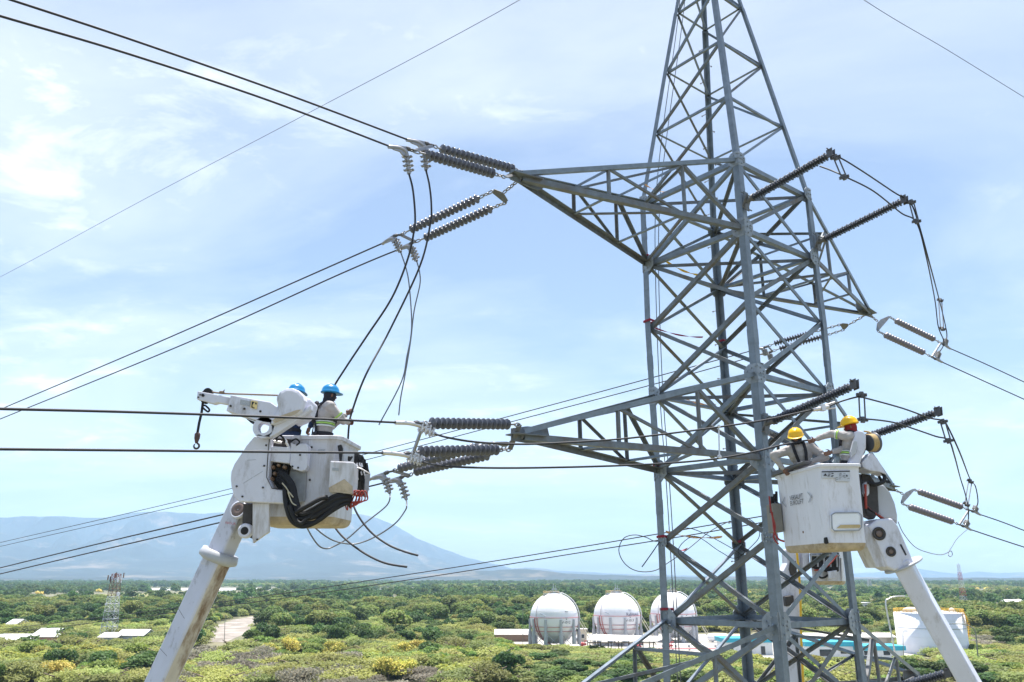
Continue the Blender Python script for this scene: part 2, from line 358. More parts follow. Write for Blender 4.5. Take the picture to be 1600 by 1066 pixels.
for l in ('k0', 'm', 'b', 'c', 'd', 'e', 'g'):
    for A, B, n in FACES:
        for c, o in ((A, B), (B, A)):
            t = (node(l, o)-node(l, c)).normalized(); s = {'k0': .17, 'm': .25, 'b': .24, 'c': .27, 'd': .16, 'e': .3, 'g': .28}[l]
            if l == 'k0' and 'F' not in (A, B): s = .2
            gusset(node(l, c)-n*.02, n, t, s, s*.78)
for i in range(46):                         # step bolts up the far leg
    z = -3+i*.42
    if z > 15: break
    ls = sorted(ORD, key=lambda k: -ZL[k])
    for l0, l1 in zip(ls[:-1], ls[1:]):
        if ZL[l0] >= z >= ZL[l1]: break
    f = (ZL[l0]-z)/(ZL[l0]-ZL[l1]); p = node(l0, 'F').lerp(node(l1, 'F'), f)
    d = -VV if i % 2 else -U
    d = U if i % 2 else VV
    mb = MB(); mb.tube([p+d*.01, p+d*.2], .010, 6); mb.tube([p+d*.19, p+d*.21], .02, 6); mb.build('step_bolt', HW, tower)
TIP = {}
def cross_arm(zt, zb, s):
    A, B = ('L', 'N') if s < 0 else ('F', 'R')
    tip = TC+U*s*(WL[zb]/2+ARM); tip.z = ZL[zb]+H+.06; TIP[(zb, s)] = tip
    root = bpy.data.objects.new('cross_arm', None); COL.objects.link(root); root.parent = tower
    fr = [0, .37, .72, 1]
    off = {A: VV*.07*(CS[A][1]), B: VV*.07*(CS[B][1])}
    nd = {}
    for c in (A, B):
        for lv, l in (('t', zt), ('b', zb)):
            e = node(l, c); st = tip+off[c]+V(0, 0, .07 if lv == 't' else -.02)
            nd[c+lv] = [st.lerp(e, f) for f in fr]
            n = -VV*CS[c][1]
            mb = MB(); mb.angle(st, e-(e-st).normalized()*.05, .085 if lv == 't' else .108, .012, n); mb.build('chord', STEEL if lv == 't' else STEEL2, root)
    def br(p, q, n, w=.048, nm='arm_brace', m=STEEL2):
        d = (q-p).normalized(); mb = MB(); mb.angle(p+d*.05, q-d*.05, w, .009, n); mb.build(nm, m, root)
    for c in (A, B):
        n = -VV*CS[c][1]; t, b = nd[c+'t'], nd[c+'b']
        for k in (1, 2): br(t[k]+n*.02, b[k]+n*.02, n, .055, 'arm_strut')
        br(t[1]+n*.03, b[2]+n*.03, n); br(t[2]+n*.03, b[3]+n*.03, n, .075); 
    for lv, n in (('t', V(0, 0, -1)), ('b', V(0, 0, 1))):
        a, b = nd[A+lv], nd[B+lv]
        for k in (1, 2): br(a[k]+n*.02, b[k]+n*.02, n, .055, 'arm_strut', STEEL)
        br(a[1]+n*.03, b[2]+n*.03, n, .05); br(b[2]+n*.03, a[3]+n*.03, n, .05)
    mb = MB()                                # tip plates
    mb.prism([tip+U*s*.22+V(0, 0, .10), tip+U*s*.22+V(0, 0, -.1), tip-U*s*.4+V(0, 0, -.11), tip-U*s*.5+V(0, 0, -.06), tip-U*s*.6+V(0, 0, .02), tip-U*s*.55+V(0, 0, .19), tip-U*s*.1+V(0, 0, .17)], VV*.02)
    mb.prism([tip+U*s*.24+VV*.13, tip+U*s*.24-VV*.13, tip-U*s*.35-VV*.22, tip-U*s*.35+VV*.22], V(0, 0, .016))
    mb.build('tip_plate', STEEL2, root)
for zt, zb in (('k0', 'm'), ('b', 'c'), ('e', 'g')):
    cross_arm(zt, zb, -1); cross_arm(zt, zb, 1)
# ------------------------------------------------------------------ insulators
DA = (-.8, .6); DB = (-.72, -.69); DC = (.87, .49)
def disc_mesh(r, name, m):
    mb = MB(); mb.lathe(V(0, 0, 0), V(0, 0, 1), [(-.062, .022), (-.05, .034), (-.022, .038), (-.018, .05), (.006, r*.86), (.014, r), (.024, r*.97), (.02, r*.72), (.034, r*.66), (.03, r*.42), (.044, r*.36), (.04, .02), (.062, .014)], 18)
    o = mb.build(name, m); me = o.data; bpy.data.objects.remove(o); return me
DISC = disc_mesh(.088, 'insulator_disc', PORC); DISC_P = disc_mesh(.088, 'insulator_disc', PORC2)
def link_chain(mb, p, q, r=.012):
    L = (q-p).length; k = max(1, round(L/.09)); d, a, b = perp(q-p)
    for i in range(k):
        c = p.lerp(q, (i+.5)/k); x, y = (a, b) if i % 2 else (b, a); h = L/k*.62
        mb.tube([c+d*math.cos(t)*h+x*math.sin(t)*.028 for t in np.linspace(0, 2*math.pi, 11)[:-1]], r, 5, True)
def clamp(root, se, co, wi, ta, light=False):
    mb = MB(); u = (wi-co).normalized(); n = u.cross(ta-co).normalized()
    dn = (ta-co).normalized()
    m0 = co.lerp(se, .1)
    mb.prism([m0-dn*.02-n*.012, wi-dn*.035-u*.03-n*.012, wi+dn*.04-u*.02-n*.012, wi.lerp(co, .55)+dn*.07-n*.012, co.lerp(ta, .45)+u*.03-n*.012, co.lerp(ta, .35)-u*.045-n*.012], n*.024)
    path = smooth_path([wi+u*.06, wi, wi.lerp(co, .6)+dn*.012, co.lerp(ta, .22), co.lerp(ta, .6), ta], 4)
    mb.tube(path, .030, 8)
    mb.tube([ta-dn*.06, ta], [.032, .02], 8)
    cl = mb.build('dead_end_clamp', ALU if light else HW, root)
    mb = MB()
    for i in range(4):
        c = co.lerp(ta, .34+.17*i); ub_ = (u-dn*u.dot(dn)).normalized()
        for sg in (-1, 1):
            mb.tube([c+n*sg*.03-ub_*.0, c+n*sg*.032-ub_*.085], [.014, .010], 6); mb.lathe(c+n*sg*.03-ub_*.05, -ub_, [(0, .022), (.02, .022)], 6, False)
            mb.tube([c+n*sg*.03, c+n*sg*.032+ub_*.07], [.014, .010], 6)
        mb.bar(c-n*.05+ub_*.035, c+n*.05+ub_*.035, .03, .022, ub_)
    mb.build('clamp_bolts', HW if not light else ALU, cl)
    mb = MB(); link_chain(mb, m0, se, .013); mb.lathe(m0, se-m0, [(0, .03), (.05, .034), (.09, .02)], 8); mb.build('clamp_link', DARKHW, root)
def tension_set(label, tip, dr, yoke, strs, ends, tails, n=16, pale=False, light=False, lat=.14, chain=True):
    """pixel corners; string a lies in the upright plane a little to one side of the arm tip, string b in the other"""
    root = empty('tension_insulator', tip, label, 'insulator', 'double tension insulator strings on the crossarm tips')
    px = V(-dr[1], dr[0], 0)
    pl = [tip+px*lat, tip-px*lat]
    P = lambda k, q: WP(q[0], q[1], pl[k], dr)
    ya, yb = P(0, yoke[0]), P(1, yoke[1]); apex = WP(yoke[2][0], yoke[2][1], tip, dr) if len(yoke) > 2 else tip
    nn = (ya-yb).cross(apex-(ya+yb)/2); nn = nn.normalized() if nn.length > 1e-5 else V(0, 0, 1)
    d = ((ya+yb)/2-apex).normalized() if len(yoke) > 2 else V(dr[0], dr[1], 0)
    mb = MB()
    if len(yoke) > 2: mb.prism([ya+d*.03, ya-d*.05, apex.lerp(ya, .25)-d*.02, apex.lerp(yb, .25)-d*.02, yb-d*.05, yb+d*.03], nn*.018)
    else: mb.prism([ya+d*.04, ya-d*.05, yb-d*.05, yb+d*.04], nn*.018)
    mb.build('yoke_plate', STEEL2, root)
    mb = MB(); link_chain(mb, tip+V(0, 0, -.02), apex); mb.build('shackle_chain', HW, root)
    for k in (0, 1):
        s0, s1 = P(k, strs[k][0]), P(k, strs[k][1]); se = P(k, ends[k][0]); y = (ya, yb)[k]
        L = (s0-s1).length; dd = (s1-s0).normalized()
        mb = MB(); mb.tube([s0, s1], .017, 8); link_chain(mb, y, s0); mb.tube([s1, s1.lerp(se, .5)], .016, 6); link_chain(mb, s1.lerp(se, .5), se)
        st = mb.build('insulator_string', HW, root)
        q = dd.to_track_quat('Z', 'Y')
        for i in range(n):
            o = bpy.data.objects.new('insulator_disc', DISC_P if pale else DISC); COL.objects.link(o); o.parent = st
            o.location = s0.lerp(s1, (i+.5)/n)-tip; o.rotation_mode = 'QUATERNION'; o.rotation_quaternion = q; o.scale = (1, 1, min(1.2, L/n/.108))
        if k == 0: e0 = se
        else:
            mb = MB(); mb.bar(e0, se, .03, .05); mb.build('spreader_bar', HW, root)
        co, wi, ta = P(k, ends[k][1]), P(k, ends[k][2]), P(k, ends[k][3])
        ta = ta+px*tails[k]
        clamp(root, se, co, wi, ta, light); tension_set.last[k] = (wi, ta)
    return list(tension_set.last)
tension_set.last = [None, None]
T1 = TIP[('m', -1)]; T2 = TIP[('c', -1)]; T3 = TIP[('m', 1)]; T4 = TIP[('c', 1)]
UL = tension_set('twin grey insulator strings from the upper left arm tip to the heavy top-left cables', T1, DB, [(789, 277), (820, 270)],
    [((773, 272), (665, 241)), ((804, 265), (689, 233))], [((646, 236), (633.6, 231), (612, 230), (639, 272)), ((677, 228), (662, 223), (640, 219.6), (665.5, 266))], (0, 0))
ULA = tension_set('twin grey insulator strings sloping down left from the upper left arm tip', T1, DA, [(769.7, 299), (791, 316.5), (786, 302)],
    [((749, 309), (642, 359)), ((769, 325), (664.5, 372))], [((626, 367), (614, 369), (600.6, 379), (626, 394)), ((649, 378), (640, 381), (625, 389), (651, 408))], (0, 0), n=17)
LL = tension_set('twin grey insulator strings lying level from the lower left arm tip, with bright aluminium clamps', T2, DB, [(812, 664), (797, 703)],
    [((797, 663), (672.6, 661.5)), ((780, 703), (655, 706))], [((662, 661.5), (646, 661), (623, 660.6), (680, 678.5)), ((646, 707), (630, 710), (603, 708), (660, 722))], (0, 0), light=True, lat=.16)
LLA = tension_set('twin grey insulator strings sloping down left behind the level pair, lower left arm', T2, DA, [(772, 693), (790, 698), (797, 692)],
    [((752, 697), (624, 732)), ((765, 711), (649, 737))], [((614, 736), (599.5, 740), (581, 748), (609, 771)), ((640, 743), (624, 746), (607, 753), (635, 781))], (0, 0), n=17)
UR = tension_set('twin pale grey insulator strings from the upper right arm tip out to the right', T3, DC, [(1390, 495), (1371, 517), (1371, 502)],
    [((1399, 501), (1459, 530)), ((1382, 523), (1443, 551))], [((1470, 536), (1476, 540), (1483, 544), (1479, 530)), ((1456, 558), (1463, 562), (1470, 565), (1468, 550))], (0, 0), n=15, pale=True)
URA = tension_set('thin dark twin insulator strings seen between the pylon legs below the upper right arm', T3, DA, [(1314, 507), (1319, 515), (1327, 507)],
    [((1271, 519), (1210, 537)), ((1285, 526), (1218, 545))], [((1200, 541), (1193, 543), (1186, 545), (1196, 556)), ((1207, 549), (1201, 551), (1192, 553), (1205, 563))], (0, 0), n=15)
LR = tension_set('twin pale grey insulator strings from the lower right arm tip, beside the right bucket', T4, DC, [(1428, 765), (1409, 786.5), (1411, 772)],
    [((1435, 768), (1502, 792)), ((1420.5, 792), (1487.6, 815))], [((1514, 797), (1522, 800), (1530, 803.6), (1526, 792)), ((1499, 820), (1507, 823), (1515, 827), (1513, 815))], (0, 0), n=15, pale=True)
LRA = tension_set('twin insulator strings of the lower right arm, mostly hidden behind the pylon body', T4, DA, [(1350, 777), (1357, 783), (1364, 775)],
    [((1310, 782), (1252, 794)), ((1318, 789), (1260, 801))], [((1244, 797), (1237, 798), (1230, 800), (1238, 810)), ((1251, 804), (1245, 806), (1238, 808), (1246, 818))], (0, 0), n=15)
# post insulators carrying the jumpers on the outer face
def post_insulator(label, base, end):
    root = empty('post_insulator', base, label, 'insulator', 'dark post insulators on the outer pylon legs')
    d = (end-base).normalized(); L = (end-base).length; b0 = base+d*.16; e0 = end-d*.08
    mb = MB(); mb.tube([base+d*.02, b0+d*.03], .05, 10); mb.lathe(b0, d, [(-.02, .075), (.01, .075), (.02, .05)], 12); 
    for s in (-1, 1): mb.bar(base-VV*-.04+U*s*.07-V(0, 0, .12), base+d*.07+U*s*.05+V(0, 0, .1), .02, .07, U)
    mb.bar(base-V(0, 0, .2), base+V(0, 0, .2), .14, .02, VV)
    for z in (-.16, .16): mb.tube([base+V(0, 0, z)-U*.16, base+V(0, 0, z)+U*.16], .013, 6)
    mb.build('base_bracket', STEEL2, root)
    mb = MB(); mb.tube([b0, e0], .034, 10); mb.build('rod', POLY, root)
    mb = MB(); n = int((e0-b0).length/.052)
    for i in range(n):
        c = b0.lerp(e0, (i+.5)/n); r = .085 if i % 2 == 0 else .074; mb.lathe(c, d, [(-.014, .034), (.002, r), (.010, r), (.014, .034)], 16)
    mb.build('sheds', POLY, root)
    mb = MB(); mb.tube([e0-d*.02, end], .045, 10)
    for s in (-1, 1):
        mb.prism([end+U*s*.05-V(0, 0, .07)-d*.05, end+U*s*.05-V(0, 0, .07)+d*.05, end+U*s*.05+V(0, 0, .09)+d*.06, end+U*s*.05+V(0, 0, .09)-d*.06], U*.014)
        mb.tube([end+U*s*.05+V(0, 0, .06), end+U*s*.12+V(0, 0, .08)], .014, 6)
    mb.build('end_clamp', DARKHW, root); return end
def postend(px, py, base, L):
    d = ray(px, py); rx = d.x/d.y; dr = -VV
    return WP(px, py, base, (dr.x, dr.y))
def nodez(c, l0, l1, f): return node(l0, c).lerp(node(l1, c), f)-VV*.12
pb1 = nodez('N', 'k0', 'm', .66); pb2 = nodez('R', 'k0', 'm', .78); pb3 = nodez('N', 'b', 'c', .62); pb4 = nodez('R', 'b', 'c', .72); pb5 = nodez('R', 'e', 'g', .86); pb6 = nodez('N', 'e', 'g', .86)
pe1 = post_insulator('dark ribbed post insulator high on the near leg, pointing up right beside the upper arm', pb1, postend(1298, 241, pb1, 2))
pe2 = post_insulator('dark ribbed post insulator on the right leg, tip level with the upper arm', pb2, postend(1413, 313, pb2, 2))
pe3 = post_insulator('thick dark post insulator just above the two yellow helmets', pb3, postend(1335, 602, pb3, 2))
pe4 = post_insulator('dark ribbed post insulator sticking out right from behind the yellow helmets', pb4, postend(1466, 644, pb4, 2))
pe5 = post_insulator('dark ribbed post insulator low on the right leg at the bottom edge', pb5, postend(1482, 1052, pb5, 2))
# ------------------------------------------------------------------ wires
def wire(name, label, pts, r=.0155, m=WIRE, k=6, group=None, cat='cable', raw=False):
    mb = MB(); mb.tube(pts if raw else smooth_path(pts, k), r, 7)
    return tag(mb.build(name, m, loc=pts[0]), label, cat, group)
def span(label, start, dr, px, r=.0155, m=WIRE, ext=1.0, group='overhead conductors', rad_end=None):
    pts = [start]+[WP(x, y, start, dr) for x, y in px]
    pts.append(pts[-1]+(pts[-1]-pts[-2]).normalized()*(pts[-1]-pts[-2]).length*ext)
    return wire('power_line', label, pts, r, m, 8, group, 'power line')
span('lower of the two heavy black cables running to the top left corner', UL[0][0], DB, [(420, 157), (200, 84), (0, 25)])
span('upper of the two heavy black cables running to the top left corner', UL[1][0], DB, [(450, 148), (220, 67), (30, 4), (-60, -24)])
span('upper of two cables sloping from the upper left arm down to the left edge', ULA[0][0], DA, [(484, 430.5), (240, 538), (0, 640)])
span('lower of two cables sloping from the upper left arm down to the left edge', ULA[1][0], DA, [(530, 429), (280, 541), (0, 655)])
span('level black cable crossing just above the left bucket rim', LL[0][0], DB, [(460, 653), (220, 644.5), (0, 639)])
span('level black cable crossing the front of the left bucket', LL[1][0], DB, [(440, 706.5), (220, 704), (0, 702)])
span('upper of two cables crossing behind the left boom in front of the mountains', LLA[0][0], DA, [(349, 804), (170, 846), (0, 887.5)])
span('lower of two cables crossing behind the left boom in front of the mountains', LLA[1][0], DA, [(342, 817), (170, 857), (0, 897)])
span('upper of two cables leaving the upper right arm to the right edge', UR[0][0], DC, [(1540, 569), (1600, 597)])
span('lower of two cables leaving the upper right arm to the right edge', UR[1][0], DC, [(1547, 600), (1600, 624)])
span('upper of two cables leaving the lower right arm to the right edge', LR[0][0], DC, [(1565, 815.5), (1600, 829)])
span('lower of two cables leaving the lower right arm to the right edge', LR[1][0], DC, [(1560, 842), (1600, 855)])
span('upper of two thin cables passing behind the pylon and above the left bucket', URA[0][0], DA, [(1020, 590), (840, 638.7), (590, 705), (294, 780), (0, 848)])
span('lower of two thin cables passing behind the pylon and above the left bucket', URA[1][0], DA, [(1020, 601), (840, 648.4), (580, 716.7), (325, 780), (0, 854)])
span('upper of two thin cables low behind the pylon, reaching down over the scrub', LRA[0][0], DA, [(1025, 835), (876, 860), (640, 897.5), (330, 943), (0, 984)])
span('lower of two thin cables low behind the pylon, reaching down over the scrub', LRA[1][0], DA, [(1080, 836), (929, 860), (640, 906), (330, 950), (0, 991)])
PEAK = TC+V(0, 0, H+17.2)
wire('shield_wire', 'single thin wire rising diagonally from the left edge to the top centre', [PEAK, WP(812, 0, PEAK, DA), WP(470, 183, PEAK, DA), WP(230, 309, PEAK, DA), WP(0, 433, PEAK, DA), WP(-200, 534, PEAK, DA)], .010, WIREG, 8, None, 'power line')
wire('shield_wire', 'single thin wire cutting the top right corner of the sky', [PEAK, WP(1350, 0, PEAK, DC), WP(1480, 78, PEAK, DC), WP(1600, 152, PEAK, DC), WP(1750, 245, PEAK, DC)], .010, WIREG, 8, None, 'power line')
def jump(label, start, pts, r=.0155, m=WIRE, end=None, group='loose jumper cables', name='jumper_cable'):
    P = ([start] if start is not None else [])+[W(*p) for p in pts]+([end] if end is not None else [])
    return wire(name, label, P, r, m, 7, group, 'cable')
y0 = UL[0][1].y; y1 = UL[1][1].y
jump('black jumper cable hanging from the upper clamp, passing behind the blue helmets', UL[0][1], [(645, 296, y0), (648.5, 335, y0), (647, 360, y0), (637, 405, y0+.1), (612, 466, y0+.3), (572, 527, y0+.6), (540, 575, 12.0), (518, 612, 12.3), (503, 660, 12.5), (500, 740, 12.6), (508, 795, 12.6), (522, 822, 12.5), (539, 842, 12.4), (570, 865, 12.2), (602, 880, 12), (636, 886, 11.9)])
jump('black jumper cable hanging from the upper clamp into the hands of the khaki-shirted worker', UL[1][1], [(671, 290, y1), (674, 322, y1), (672, 352, y1), (656, 416, y1+.15), (609.5, 515, y1+.5), (572, 585, 11.6), (551, 640, 11.85), (545, 668, 12.1), (543, 720, 12.4), (546, 765, 12.5), (556, 799, 12.4), (578, 830, 12.3), (606, 851, 12.2), (632, 862, 12.1), (653, 868, 12)])
ya_, yb_ = ULA[0][1].y, ULA[1][1].y
jump('thin grey jumper tail hanging in the middle, ending above the level cable', ULA[0][1], [(634, 418, ya_), (639, 443, ya_), (643, 495, ya_), (642, 525, ya_), (636, 556, ya_), (627, 597, ya_), (592, 664, ya_-.1)], .0125, WIREG)
jump('thin pale jumper tail hanging in the middle, nearly straight down', ULA[1][1], [(655.5, 425, yb_), (656, 445, yb_), (647, 486, yb_), (641.5, 533, yb_), (633, 585, yb_), (626, 622, yb_), (623, 649, yb_)], .0125, WIREG)
jump('grey jumper loop curling below the right side of the left bucket, inner one', LLA[0][1], [(609.5, 777, 14.2), (607, 786, 14.2), (598, 796, 14.2), (570, 818, 14.1), (543, 841.6, 14), (519, 855, 13.9), (507, 857, 13.8), (495.5, 850, 13.7), (480, 825, 13.5), (473, 800, 13.3)], .0125, WIREG)
jump('grey jumper loop curling below the right side of the left bucket, outer one', LLA[1][1], [(635.5, 790, 14.2), (633, 798, 14.2), (617.6, 818, 14.1), (588, 838, 14), (558.5, 849.5, 13.9), (535, 848.6, 13.8), (513, 840.7, 13.7), (489.5, 822, 13.5), (478, 805, 13.4)], .0125, WIREG)
YJ = lambda x: 10.9+(x-680)/620*2.35
jump('upper jumper cable running from the level strings across the pylon to the post insulator', LL[0][1], [(x, y, YJ(x)) for x, y in ((700, 684), (740, 690.5), (800, 694), (860, 693), (960, 687), (1050, 677), (1123, 667.5), (1193, 657), (1240, 647), (1275, 639.5))])
jump('lower jumper cable running from the level strings across the pylon to the yellow helmets', LL[1][1], [(x, y, YJ(x)) for x, y in ((690, 728), (750, 731), (840, 731), (960, 728), (1050, 723.5), (1123, 716.5), (1180, 706), (1222, 695.5), (1262, 688))])
def spacer(label, p, q):
    root = empty('jumper_spacer', (p+q)/2, label, 'cable spacer', 'spacers between the jumper cables'); d, a, b = perp(q-p, V(0, 1, 0))
    for s in (-1, 1):
        mb = MB(); mb.tube([p+a*s*.045, q+a*s*.045], .013, 6); mb.build('spacer_rod', DARKHW, root)
    for c in (p, q):
        mb = MB(); mb.bar(c-a*.085, c+a*.085, .05, .05, b)
        for s in (-1, 0, 1): mb.tube([c+a*s*.06-b*.06, c+a*s*.06+b*.06], .012, 6)
        mb.lathe(c-d*.05, d, [(0, .04), (.1, .04)], 8); mb.build('spacer_clamp', DARKHW, root)
sp = empty('jumper_spacer', W(1123, 690, YJ(1123)), 'single pale rod spacer between the two jumpers in front of the pylon', 'cable spacer')
mb = MB(); mb.tube([W(1123, 667, YJ(1123)), W(1124, 713, YJ(1123))], .012, 7); mb.build('spacer_rod', ALU, sp)
mb = MB(); mb.lathe(W(1124, 711, YJ(1123)), V(0, 0, -1), [(0, .025), (.03, .04), (.06, .03)], 8); mb.lathe(W(1123, 664, YJ(1123)), V(0, 0, -1), [(0, .02), (.04, .03), (.05, .02)], 8); mb.build('spacer_clamp', ALU, sp)
# right-hand jumpers: line clamps -> post tips
def rj(label, pts, r=.0145): return wire('jumper_cable', label, pts, r, WIRE, 7, 'jumper cables round the right post insulators', 'cable')
a0, a1 = UR[0][1], UR[1][1]; y2 = pe2.y; y1 = pe1.y
rj('outer jumper from the upper right clamps over both upper post insulator tips', [a0, W(1479, 518, a0.y), W(1471, 482, a0.y-.4), W(1452, 410, y2+1.0), W(1433, 342, y2+.1), W(1421, 316, y2), W(1396, 300, y2-.2), W(1345, 266, y1+.3), W(1311, 246, y1), W(1292, 243, y1+.1), W(1270, 251, y1+.5), W(1254, 262, y1+.9), W(1244, 272, y1+1.2)])
rj('inner jumper from the upper right clamps passing below the upper post insulator tips', [a1, W(1475, 535, a1.y), W(1466, 510, a1.y-.3), W(1461, 470, a1.y-.9), W(1447, 400, y2+.9), W(1432, 348, y2+.1), W(1408, 333, y2-.1), W(1365, 299, y1+.5), W(1322, 277, y1), W(1300, 267, y1+.2), W(1281, 260, y1+.4)])
spacer('double-rod spacer under the uppermost post insulator tip', W(1306, 246, y1), W(1319, 277, y1))
spacer('double-rod spacer under the second post insulator tip at upper right', W(1424, 316, y2), W(1432, 346, y2))
spacer('tilted spacer near the foot of the upper right jumpers', W(1469, 469, a0.y-.5), W(1472, 514, a1.y-.3))
b0, b1 = LR[0][1], LR[1][1]; y4 = pe4.y; y3 = pe3.y
rj('outer jumper from the lower right clamps over the post tip to the yellow helmets', [b0, W(1528, 782, b0.y), W(1524, 760, b0.y-.2), W(1515, 747, b0.y-.6), W(1500, 708, y4+.7), W(1480, 665, y4+.05), W(1472, 657, y4), W(1452, 653, y4-.2), W(1410, 638, y4-.7), W(1352, 622, y3), W(1342, 620, y3), W(1315, 627, y3), W(1290, 637, y3-.05), W(1276, 642, y3-.1)])
rj('inner jumper from the lower right clamps passing below the post tip', [b1, W(1513, 797, b1.y), W(1509, 775, b1.y-.3), W(1500, 745, b1.y-.7), W(1491, 711, y4+.7), W(1482, 688, y4+.05), W(1462, 682, y4), W(1430, 671, y4-.4), W(1395, 660, y4-.9), W(1352, 655, y3), W(1335, 659, y3+.1), W(1322, 668, y3+.2)])
spacer('double-rod spacer hanging under the post tip above the yellow helmets', W(1346, 617, y3), W(1348, 656, y3))
spacer('double-rod spacer under the post tip right of the yellow helmets', W(1473, 659, y4), W(1482, 689, y4))
spacer('single tilted spacer near the foot of the lower right jumpers', W(1516, 752, b0.y-.5), W(1510, 788, b1.y-.2))
wire('loose_wire', 'thin loose wire with a small loop dangling between the right boom and the lower cables', [W(1403, 815, 14), W(1412, 834, 14.2), W(1430, 855, 14.6), W(1452, 864, 15), W(1470, 867, 15.5), W(1480, 864, 16), W(1486, 861, 16.1), W(1488, 867, 16.1), W(1484, 870, 16.1), W(1482, 864, 16.2), W(1489, 852, 17), W(1497, 840, 18), W(1512, 827, LR[1][0].y)], .007, WIREG, 7, None, 'wire')
# coils and tapes tied to the body
ld = node('d', 'L'); 
wire('coiled_wire', 'loose wire loop sticking out left of the pylon, its stub end hanging', [ld+V(.1, 0, .05), W(1024, 846, ld.y), W(1010, 840, ld.y), W(992, 836, ld.y), W(975, 841, ld.y), W(967, 858, ld.y), W(972, 875, ld.y), W(985, 888, ld.y), W(1003, 893.5, ld.y), W(1025, 891, ld.y), W(1046, 878, ld.y+.2), W(1075, 858, ld.y+.5), W(1110, 830, ld.y+1), W(1141, 814, ld.y+1.4)], .009, WIRE, 7, None, 'wire')
wire('coiled_wire', 'thin wire curling between the pylon legs at mid height', [W(1065, 826, ld.y), W(1080, 826, ld.y+.3), W(1105, 836, ld.y+.6), W(1142, 856, ld.y+1), W(1160, 868, ld.y+1.3)], .008, WIRE, 7, None, 'wire')
wire('coiled_wire', 'short wire stub sloping down left of the pylon inside the wire loop', [ld+V(-.05, -.05, 0), W(1016, 868, ld.y), W(1003, 886, ld.y)], .011, WIRE, 4, None, 'wire')
wire('coiled_wire', 'thin wire arching between far and near legs under the lower arm', [W(1160, 809, 15.5), W(1172, 812, 15.4), W(1183, 822, 15.3), W(1187, 834, 15.2), W(1180, 848, 15.2), W(1150, 872, 15.4), W(1125, 862, 15.6), W(1085, 838, 15.7), W(1060, 864, 15.6), W(1108, 893, 15.4)], .007, WIRE, 7, None, 'wire')
for lb, dx in (('left of two thin ropes hanging down inside the pylon by its left leg', 0), ('right of two thin ropes hanging down inside the pylon by its left leg', 5)):
    wire('hanging_rope', lb, [W(1068+dx*1.6, -60, 17.6), W(1058+dx*1.5, 40, 17.5), W(1036+dx*1.5, 200, 17.3), W(1025+dx*1.3, 310, 17.3), W(1024+dx, 420, 17.3), W(1030+dx, 600, 17.2), W(1040+dx, 740, 17.2), W(1047+dx, 850, 17.1), W(1054+dx, 980, 17.1), W(1060+dx, 1090, 17.1)], .010, WIREG, 5, 'ropes hanging inside the pylon', 'rope')
REDT = mat('red webbing', (.28, .02, .045), .7, 0, .2, 20); ORT = mat('orange webbing', (.75, .36, .12), .7, 0, .35, 25, (.75, .72, .68), .5, .56)
for lb, l, c, f in (('red strap round the left leg above the wire loop', 'd', 'L', -.05), ('red strap round the left leg at the lower arm', 'c', 'L', -.06), ('dark red strap round the left leg below the upper arm', 'a', 'L', -.09), ('red strap round the left leg just under the upper crossarm', 'm', 'L', -.1), ('red strap round the far leg between the crossarms', 'a', 'F', -.1), ('red strap round the far leg at mid height', 'd', 'F', -.03), ('red strap round the left leg near the bottom', 'e', 'L', -.12)):
    p = node(l, c)+V(0, 0, -f*1.6); su, sv = CS[c]; q = p-U*su*.0-VV*sv*.0
    mb = MB()
    for k in range(3): mb.tube([q+U*su*.066+VV*sv*.066+V(0, 0, k*.016), q+U*su*.066-VV*sv*.12+V(0, 0, k*.016+.01), q-U*su*.12-VV*sv*.12+V(0, 0, k*.016), q-U*su*.12+VV*sv*.066+V(0, 0, k*.016)], .010, 6, True)
    tag(mb.build('red_strap', REDT, loc=q), lb, 'strap', 'red straps tied to the pylon legs')
def tape(label, p, q, m, w=.05, sag=.06):
    mb = MB(); n = 14; pts = [p.lerp(q, i/n)-V(0, 0, sag*4*(i/n)*(1-i/n)) for i in range(n+1)]; d, a, b = perp(q-p)
    for i in range(n):
        t0, t1 = i*.5, (i+1)*.5; o0 = (b*math.cos(t0)+a*math.sin(t0))*w/2; o1 = (b*math.cos(t1)+a*math.sin(t1))*w/2
        mb.prism([pts[i]-o0, pts[i+1]-o1, pts[i+1]+o1, pts[i]+o0], a*.004)
    tag(mb.build('webbing_sling', m, loc=p), label, 'sling')
tape('faded red and white sling stretched between left and far legs by the wire loop', W(1040, 831, 16.9), W(1128, 839, 17.6), ORT)
tape('orange and yellow sling behind the braces under the upper arm', W(1040, 408, 17), W(1092, 430, 17.6), YEL, .05)
tape('orange and white sling tied to the left leg just above the upper arm', W(1006, 287, 16.6), W(1040, 300, 17.2), ORT, .03)
tape('red sling sloping right from the left leg below the upper arm', W(1022, 512, 16.8), W(1098, 527, 17.5), REDT, .035)
tape('orange sling between the lower arm chords behind the near leg', W(1062, 619, 16.8), W(1118, 633, 17.5), ORT, .05)
tape('red rope end curling by the wire loop', W(1042, 846, 16.9), W(1074, 857, 17.2), REDT, .04, .1)
